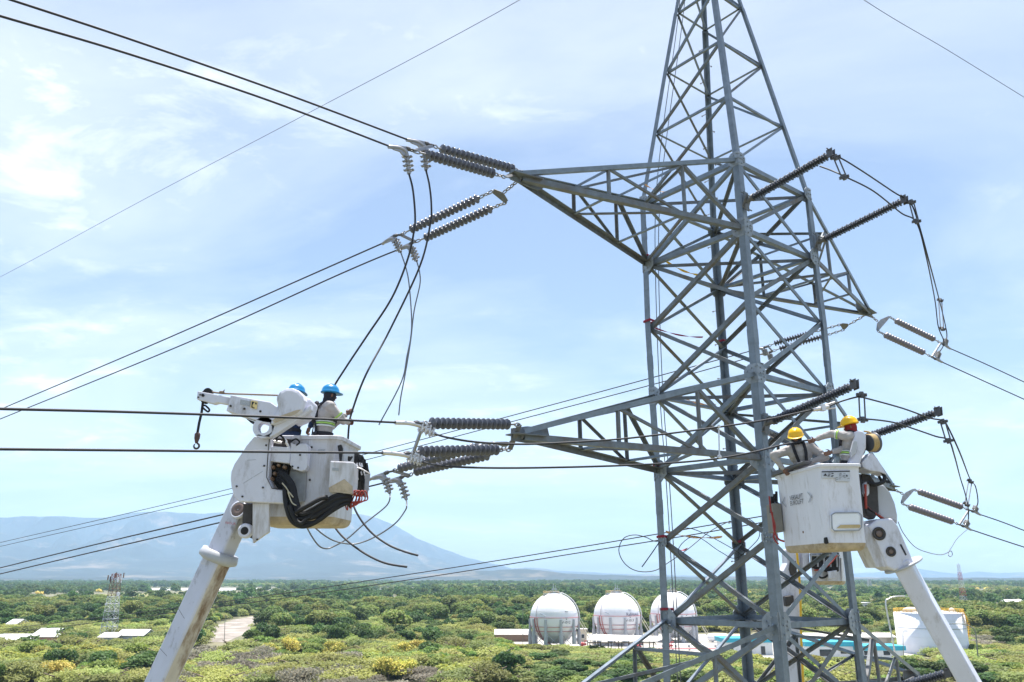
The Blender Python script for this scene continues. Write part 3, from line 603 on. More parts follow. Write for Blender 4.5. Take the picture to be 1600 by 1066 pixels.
# ------------------------------------------------------------------ buckets and lifts
def round_poly(c, r, k=5):              # plan corners (Vectors) with rounded corners
    out = []; n = len(c)
    for i in range(n):
        p = c[i]; a = (c[i-1]-p).normalized(); b = (c[(i+1) % n]-p).normalized(); th = math.acos(max(-1, min(1, a.dot(b))))/2
        o = p+(a+b).normalized()*(r/math.sin(th)); s = p+a*(r/math.tan(th))-o; e = p+b*(r/math.tan(th))-o
        for j in range(k+1):
            q = s.lerp(e, j/k); out.append(o+q.normalized()*r)
    return out
def bucket(root, cs, z0, z1, taper=.95, r=.09, name='bucket', m=WHITE2, rimh=.05, mb2=GRIME):
    cs = [V(p.x, p.y, 0) for p in cs]; cen = sum(cs, V(0, 0, 0))/4
    pl = round_poly(cs, r); n = len(pl); mb = MB(); rings = []
    ct = lambda s, z, dx=0: [V(cen.x+(p.x-cen.x)*s, cen.y+(p.y-cen.y)*s, z)+((p-cen).normalized()*dx) for p in pl]
    h = z1-z0
    prof = [(taper, z0+.09, -.13), (taper, z0+.03, -.05), (taper, z0+.09, -.012), (taper+(1-taper)*.15, z0+.16, 0)] 
    prof = [(taper, z0, -.11), (taper, z0+.015, -.06), (taper, z0+.05, -.02), (taper+.004, z0+.11, 0), (taper+(1-taper)*.5, z0+h*.5, 0), (1, z1-rimh-.05, 0), (1, z1-rimh-.005, .012), (1, z1-rimh, .05), (1, z1-.008, .055), (1, z1, .045), (1, z1, -.02), (1, z1-.02, -.03), (1, z1-.2, -.03), (taper, z0+.07, -.05)]
    vs = [p for s, z, d in prof for p in ct(s, z, d)]; fs = []
    for i in range(len(prof)-1):
        for j in range(n): fs.append((i*n+j, i*n+(j+1) % n, (i+1)*n+(j+1) % n, (i+1)*n+j))
    a = (pl[1]-pl[0]).cross(pl[2]-pl[1]).z
    if a < 0: fs = [tuple(reversed(f)) for f in fs]
    nb = 3*n
    mb.m = 1; mb.add(vs[:4*n], fs[:nb], True); mb.m = 0; mb.add(vs, [f for f in fs[nb:]], False)
    mb.m = 1; mb.add(vs[:n], [tuple(range(n-1, -1, -1)) if a > 0 else tuple(range(n))]); mb.m = 0; mb.add(vs[-n:], [tuple(range(n)) if a > 0 else tuple(range(n-1, -1, -1))])
    return mb.build(name, [m, mb2], root)
def slab(root, name, px, Y, th, m, bev=.012, smooth=0):   # side outline seen square on, real thickness th away from us
    pts = [W(x, y, Y) for x, y in px]
    if smooth: pts = smooth_path(pts+[pts[0]], smooth)[:-1]
    mb = MB(); mb.prism(pts, V(0, th, 0)); return mb.build(name, m, root, bevel=bev, seg=2)
def bolts(root, px, Y, r=.014, m=DARKIN, parent_name='bolt'):
    for x, y in px:
        mb = MB(); c = W(x, y, Y); mb.lathe(c, V(0, -1, 0), [(-.004, r), (.012, r), (.016, r*.6)], 8); mb.build(parent_name, m, root)
# ---- left lift
LY = 11.25
lift = empty('aerial_lift', W(247, 1066, LY+.4)-V(3.2, 0, 19), 'white bucket lift with a crane jib and hook, carrying two blue helmets, on the left', 'bucket lift')
def boombox(root, name, p0, p1, w, dpt, m, ridge=0., face=V(0, -1, 0), bev=.03):
    d = (p1-p0).normalized(); n = (face-d*face.dot(d)).normalized()
    if ridge: n = Quaternion(d, ridge) @ n
    a = d.cross(n); mb = MB(); mb.box((p0+p1)/2, a*w/2, n*dpt/2, (p1-p0)/2); return mb.build(name, m, root, bevel=bev, seg=3)
b0 = W(251, 1066, LY+.35); b1 = W(341, 872, LY+.35); bd = (b1-b0).normalized(); bl = b0-bd*16
LBM = mat('scuffed white boom', (.53, .54, .62), .4, 0, .08, 3, (.17, .15, .15), .55, .74, .03, (1, 1, .5), scale2=6.5)
LBR = mat('rust-streaked underside', (.55, .50, .43), .6, 0, .15, 4, (.20, .13, .08), .45, .62, .05, (1, 1, .3), scale2=3)
bm = boombox(lift, 'lower_boom', bl, b1+bd*.06, .32, .27, LBM, R(-27), bev=.03)
mb = MB(); q_ = Quaternion(bd, R(-27)); nb_ = (V(0, -1, 0)-bd*V(0, -1, 0).dot(bd)).normalized(); nb_ = q_ @ nb_; ab_ = bd.cross(nb_)
mb.box((b0-bd*3+b1)/2+ab_*.1605, V(0, 0, 0)+ab_*.002, nb_*.105, (b1-b0+bd*3)/2); mb.build('dirty_strip', LBR, bm)
for f in (.22, .53):                 # scratches
    c = b0.lerp(b1, f)+nb_*.136-ab_*.02; s = random.uniform(-.6, .6); mb = MB(); mb.bar(c-ab_*.13-bd*.05*s, c+ab_*.06+bd*.12*s, .004, .002, nb_); mb.build('scratch', DARKIN, bm)
mb = MB(); c = b1+bd*.02                        # collar
mb.lathe(c-bd*.08, bd, [(0, .20), (.03, .262), (.06, .275), (.15, .255), (.155, .20), (.02, .19)], 28, True); mb.build('boom_collar', mat('grey collar', (.40, .41, .44), .45, 0, .15, 4), lift)
e0 = b1+bd*.05; e1 = W(385, 776, LY+.35)
ub = boombox(lift, 'upper_boom', e0-bd*.2, e1, .29, .27, LBM, R(-20), bev=.03)
mb = MB(); c = W(373, 797, LY+.16); mb.lathe(c, V(-.25, -1, .3), [(-.05, .1), (.02, .1), (.03, .085), (.03, .05), (.02, .01)], 20); mb.build('pivot_pin', mat('brown pin cover', (.16, .115, .10), .5, .2, .2, 8), ub)
mb = MB(); mb.lathe(c, V(-.25, -1, .3), [(-.02, .125), (.024, .125), (.028, .103), (.02, .1)], 22); mb.build('pin_ring', WHITE, ub)
text_mesh('stencil', 'ABOUA', .045, REDINK, lambda x, y: W(361, 818, LY+.13)+V(x*.95, -.03, y)-V(0, 0, x*.12), ub)
head = slab(lift, 'boom_head', [(397, 682), (423, 684), (421, 718), (419, 748), (427, 764), (448, 767), (447.5, 787), (373, 784), (366, 776), (361.5, 762), (360, 748), (361, 737), (366, 725), (374, 713), (381, 703), (385, 696), (392, 688)], LY-.28, .16, WHITE, .014)
bolts(head, [(416, 696), (413, 728), (411, 762), (379, 776), (370, 760)], LY-.28)
slab(lift, 'boom_head', [(397, 682), (423, 684), (419, 748), (440, 767), (446, 786), (373, 784), (362, 762), (361, 737), (385, 696)], LY+.45, .14, WHITE, .014)
st_ = slab(lift, 'stiffener_plate', [(394.5, 786), (420, 786), (420, 832), (413, 836), (395, 849), (394, 842)], LY-.2, .07, WHITE2, .01)
bolts(st_, [(402, 843)], LY-.2)
slab(lift, 'link_block', [(380, 787), (394, 787), (394, 842), (385, 838), (378, 822)], LY+.0, .3, DARKIN, .01)
mb = MB(); c = W(385, 830, LY-.05); mb.lathe(c, V(0, -1, 0), [(0, .1), (.06, .1), (.08, .08)], 16); mb.build('link_eye', WHITE, lift)
mb = MB(); mb.lathe(c+V(0, -.078, 0), V(0, -1, 0), [(0, .055), (.008, .05)], 14); mb.build('link_pin', BLACK, lift)
# bucket itself
zr = W(530, 681, LY).z; zb = W(530, 820, LY).z
cs = [W(404, 681, LY), W(530, 681, LY), W(562, 697, LY+1.0), None]; cs[3] = cs[0]+V(.02, 1.0, 0)
bk = bucket(lift, cs, zb, zr, .945, .10, 'bucket', WHITE2, .055)
LB = LY-.002
mb = MB(); mb.bar(W(485, 684, LY-.005), W(481, 786, LY+.03), .05, .02, V(0, 1, 0)); mb.build('corner_rib', WHITE2, bk, bevel=.005)
bolts(bk, [(487, 699), (484, 750)], LY-.02, .016)
gp = slab(lift, 'back_panel', [(449, 736), (479, 736), (476, 784), (452, 786)], LY-.03, .03, mat('bare grey panel', (.30, .31, .33), .5, .1, .25, 6, (.5, .5, .5), .6, .7), .006)
p1_ = slab(lift, 'cover_plate', [(423.5, 697), (453.5, 699), (452, 724.5), (422.5, 721)], LY-.22, .2, WHITE, .012)
p2_ = slab(lift, 'cover_plate', [(454, 691), (457, 694), (478, 693), (482, 697), (480.5, 728), (477, 735), (470, 736.5), (458, 733), (452.5, 726)], LY-.20, .16, WHITE, .012)
bolts(p2_, [(469, 711), (466, 731), (457, 729)], LY-.2); bolts(p1_, [(444, 727)], LY-.22)
slab(lift, 'valve_recess_shade', [(421, 722), (452, 726), (450, 742), (455, 765), (436, 766), (423, 748)], LY-.1, .1, BLACK, .006)  # solid slab, the cavity's darkness painted as black
mb = MB()
for x, y, r in ((428, 731, .03), (437, 728, .025), (446, 731, .028), (431, 741, .03), (440, 745, .025), (426, 749, .03)):
    mb.lathe(W(x, y, LY-.1), V(0, -1, 0), [(-.02, r), (.06, r), (.08, r*.6)], 8)
mb.build('hydraulic_fitting', mat('brown fitting', (.25, .16, .11), .5, .3, .5, 12), lift)
slab(lift, 'control_tray', [(424, 684), (452, 686), (450, 697), (424, 696)], LY-.12, .12, DARKIN, .006)
mb = MB()
for (x, y), (u_, v_) in (((442, 683), (448, 691)), ((446, 690), (452, 700)), ((428, 690), (440, 692))): mb.tube([W(x, y, LY-.2), W(u_, v_, LY-.18)], .02, 6)
mb.build('control_lever', ALU, lift)
tb = slab(lift, 'tool_box', [(515.5, 720), (553, 722), (552, 752), (550, 772), (513, 769)], LY-.34, .36, WHITE2, .02)
mb = MB(); mb.prism([W(514, 768.5, LY-.345), W(513.6, 762, LY-.345), W(538, 748.5, LY-.345), W(551, 760, LY-.345), W(550, 771.5, LY-.345)], V(0, .004, 0)); mb.build('grimy_skirt', GRIME, tb)
slab(lift, 'handle_strap', [(527, 696), (533, 694), (535, 700), (533, 720), (530, 722), (529, 708)], LY-.08, .07, BLACK, .01)
for dx in (0, 4.5): slab(lift, 'rubber_stop', [(543.5+dx, 713), (546.5+dx, 713), (546, 720), (543, 720)], LY+.0, .06, BLACK, .005)
for px_, lab in (((386, 752), 1), ((402, 742), 1), ((392, 716), 0)):      # scuffs on the big head plate
    mb = MB(); q = W(*px_, LY-.282); mb.bar(q-V(.05, 0, .03), q+V(.07, 0, .05 if lab else -.02), .006, .003, V(0, -1, 0)); mb.build('scratch', GREYINK, head)
mb = MB(); mb.tube([W(x, y, LY-.29) for x, y in ((421, 686), (419.5, 700), (418, 718), (416.5, 746), (425, 763), (446, 766))], .006, 5); mb.build('plate_seam', DARKIN, head)
slab(lift, 'serial_plate', [(497, 702), (508, 702), (508, 709), (497, 709)], LY-.012, .01, GREYINK, 0)
slab(lift, 'serial_plate', [(519, 731), (529, 731.5), (529, 736), (519, 735.5)], LY-.35, .008, GREYINK, 0)
# tool rack on the side
rk = slab(lift, 'tool_rack', [(553.5, 706), (567, 712), (578, 740), (572, 776), (556, 775), (552, 740)], LY+.25, .05, DARKIN, .006)
mb = MB()
for i in range(17):
    x = 554+random.random()*22; y = 708+random.random()*46+max(0, (x-562)*1.0); L = random.uniform(8, 26); Yt = LY+.2-random.random()*.16
    mb = MB(); mb.tube([W(x, y, Yt), W(x+random.uniform(-2, 2), y+L, Yt)], random.choice((.012, .017, .024)), 6); mb.build('hand_tool', BLACK, rk)
for i in range(12):
    x = 556+random.random()*20; y = 716+random.random()*50+max(0, (x-562)*.8); mb = MB(); mb.tube([W(x, y, LY+.03), W(x+1.5, y+random.uniform(3, 8), LY+.03)], .012, 6); mb.build('hand_tool', ALU, rk)
slab(rk, 'rack_plate', [(571, 741), (578.5, 740.5), (574, 777), (568, 777)], LY-.02, .02, mat('dull grey plate', (.33, .33, .35), .5, .3, .2, 8), .004)
mb = MB(); mb.tube([W(553, 729, LY-.05), W(565, 733, LY-.06), W(578, 740.5, LY-.02)], .011, 6); mb.build('rack_rail', ALU, rk)
# hoses
def hose(root, px, r, m, nm='hose', n=9):
    mb = MB(); mb.tube(smooth_path([W(*p) for p in px], 6), r, n); return mb.build(nm, m, root)
for dx, dy, r in ((0, -2, .036), (4, 3, .030), (-3, 4, .030), (2, -5, .028), (6, 0, .026), (-4, 9, .026)):
    hose(lift, [(436+dx*.5, 742+dy, LY-.16), (446+dx, 748+dy, LY-.22), (454+dx, 762+dy, LY-.28), (457+dx, 778+dy, LY-.3), (460+dx*1.5, 795+dy, LY-.32), (470+dx*2, 806+dy, LY-.35), (488, 803+dy*1.5, LY-.36), (506, 793+dy*1.6, LY-.36), (524, 782+dy*1.5, LY-.33), (541, 778+dy, LY-.28), (548, 782+dy, LY-.2)], r, BLACK)
hose(lift, [(455, 690, LY-.05), (462, 686, LY-.16), (468, 691, LY-.2), (463, 696, LY-.2)], .012, BLACK); hose(lift, [(430, 688, LY-.18), (436, 680, LY-.2), (442, 684, LY-.22), (446, 692, LY-.2)], .014, BLACK)
hose(lift, [(445, 764, LY-.3), (447, 788, LY-.34), (455, 812, LY-.36), (470, 822, LY-.36), (487, 819, LY-.36), (505, 808, LY-.36), (520, 795, LY-.34), (532, 784, LY-.3)], .034, BLACK)
hose(lift, [(452, 790, LY-.38), (460, 810, LY-.4), (470, 818, LY-.4), (480, 810, LY-.38), (492, 800, LY-.36)], .028, BLACK)
hose(lift, [(466, 820, LY-.3), (484, 806, LY-.3), (500, 796, LY-.3)], .03, BLACK)
hose(lift, [(462, 801, LY-.42), (480, 791, LY-.45), (500, 780, LY-.43), (512, 777, LY-.4)], .03, BLACK)
hose(lift, [(441, 755, LY-.3), (447, 762, LY-.33), (452, 770, LY-.33), (458, 777, LY-.34), (450, 768, LY-.36), (456, 785, LY-.36), (463, 790, LY-.36)], .008, mat('beige cord', (.5, .45, .33), .7), 'cord')
random.seed(3)
for k in range(5):
    x = 546+k*4+random.uniform(-2, 2)
    hose(lift, [(546+k, 776-k*2, LY-.2), (x, 768+k*2, LY-.25), (x+8, 767, LY-.24), (x+12, 780, LY-.24), (x+6-k, 792-k*2, LY-.25), (x-1, 784, LY-.24), (x-2, 797-k*3, LY-.22), (x-5, 788, LY-.2), (x+1, 772, LY-.18)], .009, REDH)
# jib, winch housing and hook
JY = LY-.45
slab(lift, 'jib_sleeve', [(360.5, 617), (422, 628), (440, 640), (436, 655), (424, 662), (412, 661), (396, 656), (353, 642), (356.5, 631)], JY, .22, WHITE, .014)
jt = slab(lift, 'jib_arm', [(308.5, 611), (362, 621), (357, 632), (340, 629), (333, 631), (307, 624)], JY+.05, .12, WHITE, .01)
bolts(jt, [(313, 617), (310, 621)], JY+.05, .012); 
mb = MB(); mb.lathe(W(317.5, 618, JY+.05), V(0, -1, 0), [(-.01, .02), (.02, .02)], 10); mb.build('sheave_pin', BLACK, jt)
for x, y, r in ((324, 613, .062), (319.5, 624, .055)):
    mb = MB(); mb.lathe(W(x, y, JY+.08), V(0, 1, 0), [(0, r), (.02, r), (.03, r*.8), (.05, r), (.07, r)], 18); mb.build('sheave', BLACK, jt)
slab(jt, 'jib_label', [(376, 624), (391, 627), (390, 635), (375, 632)], JY-.012, .01, GREYINK, 0)
yl = slab(jt, 'warning_decal', [(392.5, 626), (402.5, 627.5), (401, 639.5), (391, 637)], JY-.014, .012, mat('yellow decal', (.72, .56, .25), .5, 0, .05, 3), 0)
slab(yl, 'warning_mark', [(393.5, 627.5), (397.5, 628), (394, 633.5), (395, 636.5), (398, 637), (396.5, 638.3), (392.6, 636.5)], JY-.018, .004, INK, 0); slab(yl, 'warning_mark', [(398, 629), (401, 629.6), (401, 632), (399, 632)], JY-.018, .004, INK, 0)
bolts(lift, [(360.5, 634.5), (382, 639), (407, 643)], JY, .016)
slab(lift, 'hose_guard', [(384, 654), (398, 659), (398, 663), (392, 661)], JY+.03, .1, BLACK, .004)
cx, cy = 452.5, 630
arc = [(cx+24.5*math.cos(R(t)), cy+24.5*math.sin(R(t))) for t in (205, 230, 255, 280, 305, 330, 350)]
slab(lift, 'winch_housing', [(424, 655), (428, 648), (434, 638), (431, 625)]+arc+[(472, 641), (466, 646), (445, 655), (430, 662), (420, 664)], JY-.10, .4, WHITE, .05)
slab(lift, 'winch_housing', [(468, 620), (486.5, 623), (486, 630), (481, 645), (470, 654), (455, 660), (448, 650), (470, 640)], JY+.05, .42, WHITE, .04)
mb = MB(); mb.prism([W(x, y, JY-.103) for x, y in ((425, 657), (432, 652), (464, 640.5), (470, 640.5), (464, 646), (446, 654), (430, 661))], V(0, .003, 0)); mb.build('grimy_edge', GRIME, lift)
def ringplate(root, nm, c, r0, r1, Y, th, m, n=28):
    mb = MB(); o = W(*c, Y); vs = []; fs = []
    for k in range(n):
        t = 2*math.pi*k/n
        for y in (0, th):
            for r in (r0, r1): vs.append(o+V(math.cos(t)*r, y, math.sin(t)*r))
    for k in range(n):
        a, b = 4*k, 4*((k+1) % n); fs += [(a, a+1, b+1, b), (a+2, b+2, b+3, a+3), (a+1, a+3, b+3, b+1), (a, b, b+2, a+2)]
    mb.add(vs, fs); return mb.build(nm, m, root)
ringplate(lift, 'pivot_ring', (411.5, 668), .078, .145, JY+.0, .14, WHITE)
slab(lift, 'link_arm', [(402, 680), (410, 683), (422, 684), (432, 678), (466, 655), (486, 640), (486, 632), (470, 645), (440, 656), (420, 660), (424, 667), (423, 675), (417, 680), (410, 680.5)], JY+.0, .14, WHITE, .01)
slab(lift, 'link_arm', [(398, 681), (424, 684), (420, 678), (412, 681), (404, 678)], JY+.0, .14, WHITE, .006)
mb = MB(); mb.tube(smooth_path([W(434, 618, JY+.1), W(390, 616.5, JY+.1), W(350, 615, JY+.1), W(331, 612.5, JY+.1), W(324, 609.5, JY+.1), W(316, 614, JY+.1), W(316.5, 626, JY+.1)], 5), .013, 7); wr = mb.build('winch_rope', mat('brown rope', (.20, .15, .11), .8, 0, .3, 30), lift)
mb = MB(); mb.ell(W(346.5, 613, JY+.09), V(.04, 0, 0), V(0, .03, 0), V(0, 0, .02)); mb.ell(W(349, 612, JY+.09), V(.015, 0, .03), V(0, .02, 0), V(.01, 0, .01)); mb.build('rope_knot', wr.data.materials[0], wr)
mb = MB(); mb.tube([W(317, 629, JY+.1), W(315, 645, JY+.1), W(311, 662, JY+.1), W(308.5, 677, JY+.1)], .018, 7); mb.tube(smooth_path([W(316, 634, JY+.1), W(321, 634, JY+.1), W(327, 640, JY+.1), W(325, 643.5, JY+.1), W(320, 640, JY+.1), W(316, 636, JY+.1)], 4), .014, 6); mb.build('hook_rope', BLACK, lift)
mb = MB(); mb.lathe(W(309, 676, JY+.1), V(-.02, 0, -1), [(0, .02), (.02, .038), (.08, .036), (.13, .022), (.15, .015)], 10); mb.build('hook_block', mat('rusty hook', (.10, .06, .055), .6, .4, .2, 9), lift)
mb = MB(); c = W(307, 697, JY+.1); mb.tube([c+V(math.sin(t)*.036, 0, math.cos(t)*.036) for t in np.linspace(.2, 5.6, 14)], [.014]*10+[.012, .01, .009, .006], 7); mb.tube([W(308, 689, JY+.1), c+V(0, 0, .036)], .014, 6); mb.build('hook', DARKIN, lift)
# ---- right lift
RY = 12.35
lift2 = empty('aerial_lift', W(1514, 1066, RY+.6)+V(3, 0, -19), 'white bucket lift on the right whose bucket carries two workers in yellow helmets', 'bucket lift')
C1 = W(1281, 728, RY); C2 = W(1344, 728, RY); C0 = W(1212, 747, RY+1.55); C3 = C0+(C2-C1)
zr2 = C1.z+.03; zb2 = W(1289, 860, RY).z
bk2 = bucket(lift2, [C1, C2, C3, C0], zb2, zr2, .965, .07, 'bucket', mat('white fibreglass bucket', (.68, .68, .75), .42, 0, .07, 2, (.34, .31, .29), .54, .78, .03, (1.5, 1.5, .35), scale2=5), .045)
fx = (C2-C1).normalized(); fl = (C0-C1).normalized(); fl.z = 0; fl.normalize(); nl = V(-fl.y, fl.x, 0); nl = nl if nl.y < 0 or nl.x < 0 else -nl
if nl.dot(V(-1, 0, 0)) < 0: nl = -nl
# framed hatch on the right face, decals on both faces
def face_r(px, py): return W(px, py, RY-.004)
step = slab(lift2, 'step_hatch', [(1298, 805), (1304, 801.5), (1340, 801), (1345, 805), (1345, 824), (1341, 829), (1303, 830), (1299, 826)], RY-.03, .06, mat('pale hatch', (.78, .79, .83), .4, 0, .08, 3, (.5, .47, .42), .62, .8), .02)
hole = MB(); hole.tube([face_r(x, y)+V(0, -.03, 0) for x, y in ((1298, 805), (1304, 801.5), (1340, 801), (1345, 805), (1345, 824), (1341, 829), (1303, 830), (1299, 826))], .010, 6, True); hole.build('hatch_seal', mat('grey seal', (.30, .32, .36), .6), step)
mb = MB(); mb.prism([face_r(x, y)+V(0, -.034, 0) for x, y in ((1306, 825.5), (1312, 820.5), (1341, 820), (1343, 822), (1341, 825))], V(0, -.012, 0)); mb.build('grimy_step', mat('tan dirt', (.50, .38, .20), .8, 0, .15, 8), step)
slab(lift2, 'rubber_stop', [(1289, 840), (1293, 839), (1295.5, 849), (1292, 850.5), (1289, 848)], RY-.05, .06, BLACK, .01)
DEC = mat('pale decal', (.52, .54, .60), .5, 0, .12, 50)
dc = slab(lift2, 'warning_decal', [(1284, 736.5), (1328, 735.5), (1328, 752.5), (1306.5, 752), (1306, 746.5), (1284, 747)], RY-.022, .016, DEC, 0)
slab(dc, 'decal_header', [(1284, 736.5), (1328, 735.5), (1328, 737.2), (1284, 738.2)], RY-.025, .004, INK, 0)
mb = MB(); mb.prism([face_r(x, y)+V(0, -.027, 0) for x, y in ((1285.5, 744), (1288.5, 740), (1291.5, 743.8))], V(0, -.002, 0)); mb.prism([face_r(x, y)+V(0, -.027, 0) for x, y in ((1320, 745), (1322, 742), (1324, 745))], V(0, -.002, 0)); mb.build('warning_mark', INK, dc)
mb = MB(); random.seed(5)
for i in range(26):
    x = random.choice((1294, 1299, 1307, 1312, 1318, 1324))+random.uniform(-1, 1); y = random.uniform(739, 751) if x > 1306 else random.uniform(739, 745); mb.prism([face_r(x-1.6, y)+V(0, -.027, 0), face_r(x+1.6, y)+V(0, -.027, 0), face_r(x+1.6, y+.5)+V(0, -.027, 0), face_r(x-1.6, y+.5)+V(0, -.027, 0)], V(0, -.002, 0))
mb.build('decal_print', INK, dc)
def on_left(px, py):                     # point of a view line on the long left face
    d = ray(px, py); o = C1+nl*.006; t = (o-V(0, 0, H)).dot(nl)/d.dot(nl); return V(0, 0, H)+d*t
# the face leans in slightly with the bucket's taper: print sits on a thin plate
tl = on_left(1245, 781)
lc = lambda x, y: tl-fl*(x)+V(0, 0, y)+nl*.008
text_mesh('logo_print', 'VERSALIFT', .105, INK, lambda x, y: lc(x*.95, y*1.0+.040), bk2); text_mesh('logo_print', 'EUROLIFT', .105, INK, lambda x, y: lc(x*1.0, y*1.0-.045), bk2)
mb = MB()
for s in (-1, 1):
    for k in (-1, 1):
        a = lc(s*.52, 0); b = lc(s*.40, k*.09); mb.prism([a, a-V(0, 0, (.022*k)), b-V(0, 0, (.022*k)), b], nl*.002)
mb.build('logo_print', GREYINK, bk2)
rim = MB(); rim.prism([on_left(1210, 748)+nl*.07+V(0, 0, .03), on_left(1260, 730)+nl*.07+V(0, 0, .05), on_left(1262, 726)+nl*.07+V(0, 0, .06), on_left(1214, 741)+nl*.06+V(0, 0, .05)], -nl*.16); rim.build('rim_pad', mat('dark grey pad', (.10, .105, .12), .6), bk2, bevel=.01)
# junk on the far left side
jk = MB(); p = W(1213, 790, RY+1.6); jk.abox(p.x-.13, p.x+.02, p.y-.2, p.y+.15, p.z-.45, p.z+.02); jk.build('tool_box', mat('olive grey box', (.22, .21, .19), .7), lift2, bevel=.01)
for x, y, h_ in ((1206, 776, 16), (1210, 772, 12), (1213, 768, 20), (1204, 790, 12), (1208, 782, 14)): jk = MB(); jk.tube([W(x, y, RY+1.5), W(x+.5, y+h_, RY+1.5)], .022, 6); jk.build('hand_tool', BLACK, lift2)
hose(lift2, [(1206, 800, RY+1.3), (1208, 815, RY+1.3), (1210, 830, RY+1.2), (1216, 842, RY+1.1), (1225, 846, RY+1.0)], .016, REDH)
hose(lift2, [(1202, 776, RY+1.4), (1205, 800, RY+1.3), (1211, 822, RY+1.25), (1209, 840, RY+1.2), (1216, 850, RY+1.1)], .014, REDH)
# boom head
BY = RY+.25
hm = slab(lift2, 'boom_head', [(1371, 811), (1394, 809.5), (1404, 822), (1424, 868), (1431, 884), (1398, 892), (1386, 886), (1366, 838), (1356, 822)], BY, .5, WHITE, .03)
slab(lift2, 'boom_head', [(1351, 819), (1358, 822), (1367, 840), (1387, 887), (1370, 887), (1352, 850)], BY+.03, .42, WHITE2, .015)
for (x, y, r) in ((1373.5, 834, .10), (1392, 862, .075)):
    mb = MB(); mb.lathe(W(x, y, BY-.005), V(0, -1, 0), [(-.01, r), (.012, r), (.012, r*.7), (-.004, r*.62), (-.004, .01)], 22); mb.build('pivot_pin', DARKIN, hm)
    mb = MB(); mb.lathe(W(x, y, BY+.004), V(0, -1, 0), [(-.01, r*.5), (.01, r*.5), (.012, r*.3)], 16); mb.build('pin_cap', mat('brown pin cover', (.16, .115, .10)), hm)
slab(hm, 'slot_cover', [(1406, 851), (1408.5, 850.5), (1417, 867), (1415, 868)], BY-.008, .012, INK, 0)
c0 = W(1412, 884, BY+.22); c9 = W(1516, 1068, BY+.22); d9 = (c9-c0).normalized()
rb = boombox(lift2, 'lower_boom', c0-d9*.1, c9+d9*16, .48, .27, WHITE, R(-60), bev=.035)
mb = MB(); mb.lathe(c0-d9*.03, d9, [(0, .21), (0, .29), (.02, .30), (.035, .295), (.035, .21)], 30); mb.build('boom_collar', mat('grey collar', (.40, .41, .44)), lift2)
# the curved cover, winch and jib behind the bucket
slab(lift2, 'arm_cover', [(1371, 800), (1369, 775), (1371, 756), (1381, 757), (1391, 768), (1399, 786), (1403, 805), (1403, 820), (1395, 810), (1380, 810)], BY+.28, .12, mat('grey plastic cover', (.42, .43, .46), .4, 0, .06, 3), .03)
slab(lift2, 'arm_link', [(1346, 740), (1360, 742), (1372, 760), (1374, 800), (1366, 812), (1354, 806), (1349, 775)], BY+.2, .2, DARKIN, .02)
slab(lift2, 'white_guard', [(1346, 723), (1361, 707), (1371, 716), (1386, 742), (1373, 737), (1360, 736), (1349, 731)], BY-.05, .3, WHITE, .012)
slab(lift2, 'plastic_jug', [(1350, 756), (1355, 752), (1359, 758), (1359, 772), (1354, 777), (1350, 770)], BY+.02, .1, WHITE, .02)
hose(lift2, [(1356, 753, BY), (1368, 757, BY-.05), (1380, 753, BY-.05), (1382, 745, BY), (1378, 738, BY)], .03, BLACK)
hose(lift2, [(1360, 758, BY+.1), (1370, 758, BY+.1), (1377, 752, BY+.1), (1373, 744, BY+.1)], .022, BLACK)
for k in range(4): hose(lift2, [(1352+k, 792, BY+.1), (1358+k*1.5, 796+k, BY+.05), (1368+k*2, 803+k, BY+.02), (1380+k, 812, BY+.1)], .016, REDH if k % 2 else BLACK)
mb = MB(); mb.tube([W(1352, 757, BY+.02), W(1353, 795, BY+.05)], .02, 6); mb.build('hydraulic_pipe', REDH, lift2)
slab(lift2, 'jib_housing', [(1336, 676), (1340, 672.5), (1348, 673), (1354, 680), (1354, 700), (1349, 712), (1344, 726), (1330, 727), (1328, 722), (1334, 712), (1338, 700), (1334, 690)], BY-.12, .34, WHITE, .04)
mb = MB(); c = W(1361, 692, BY+.05); ax = V(.94, .3, .1).normalized(); mb.lathe(c-ax*.06, ax, [(0, .13), (.012, .13), (.015, .11), (.11, .11), (.115, .16), (.135, .16)], 24); mb.build('winch_drum', mat('dark drum', (.12, .13, .15), .45, .3), lift2)
mb = MB()
for k in range(5): 
    cc = c-ax*.038+ax*.02*k; _, a_, b_ = perp(ax); mb.tube([cc+(a_*math.cos(t)+b_*math.sin(t))*.125 for t in np.linspace(0, 2*math.pi, 25)[:-1]], .016, 6, True)
mb.build('winch_rope', mat('tan rope', (.42, .30, .14), .85, 0, .3, 40), lift2)
hose(lift2, [(1350, 674, BY+.1), (1357, 675, BY+.1), (1362, 678, BY+.08)], .014, mat('tan rope', (.42, .30, .14)))
slab(lift2, 'jib_bracket', [(1334, 688), (1340, 690), (1338, 708), (1330, 716), (1329, 706)], BY-.18, .06, mat('grey plastic cover', (.42, .43, .46)), .01)
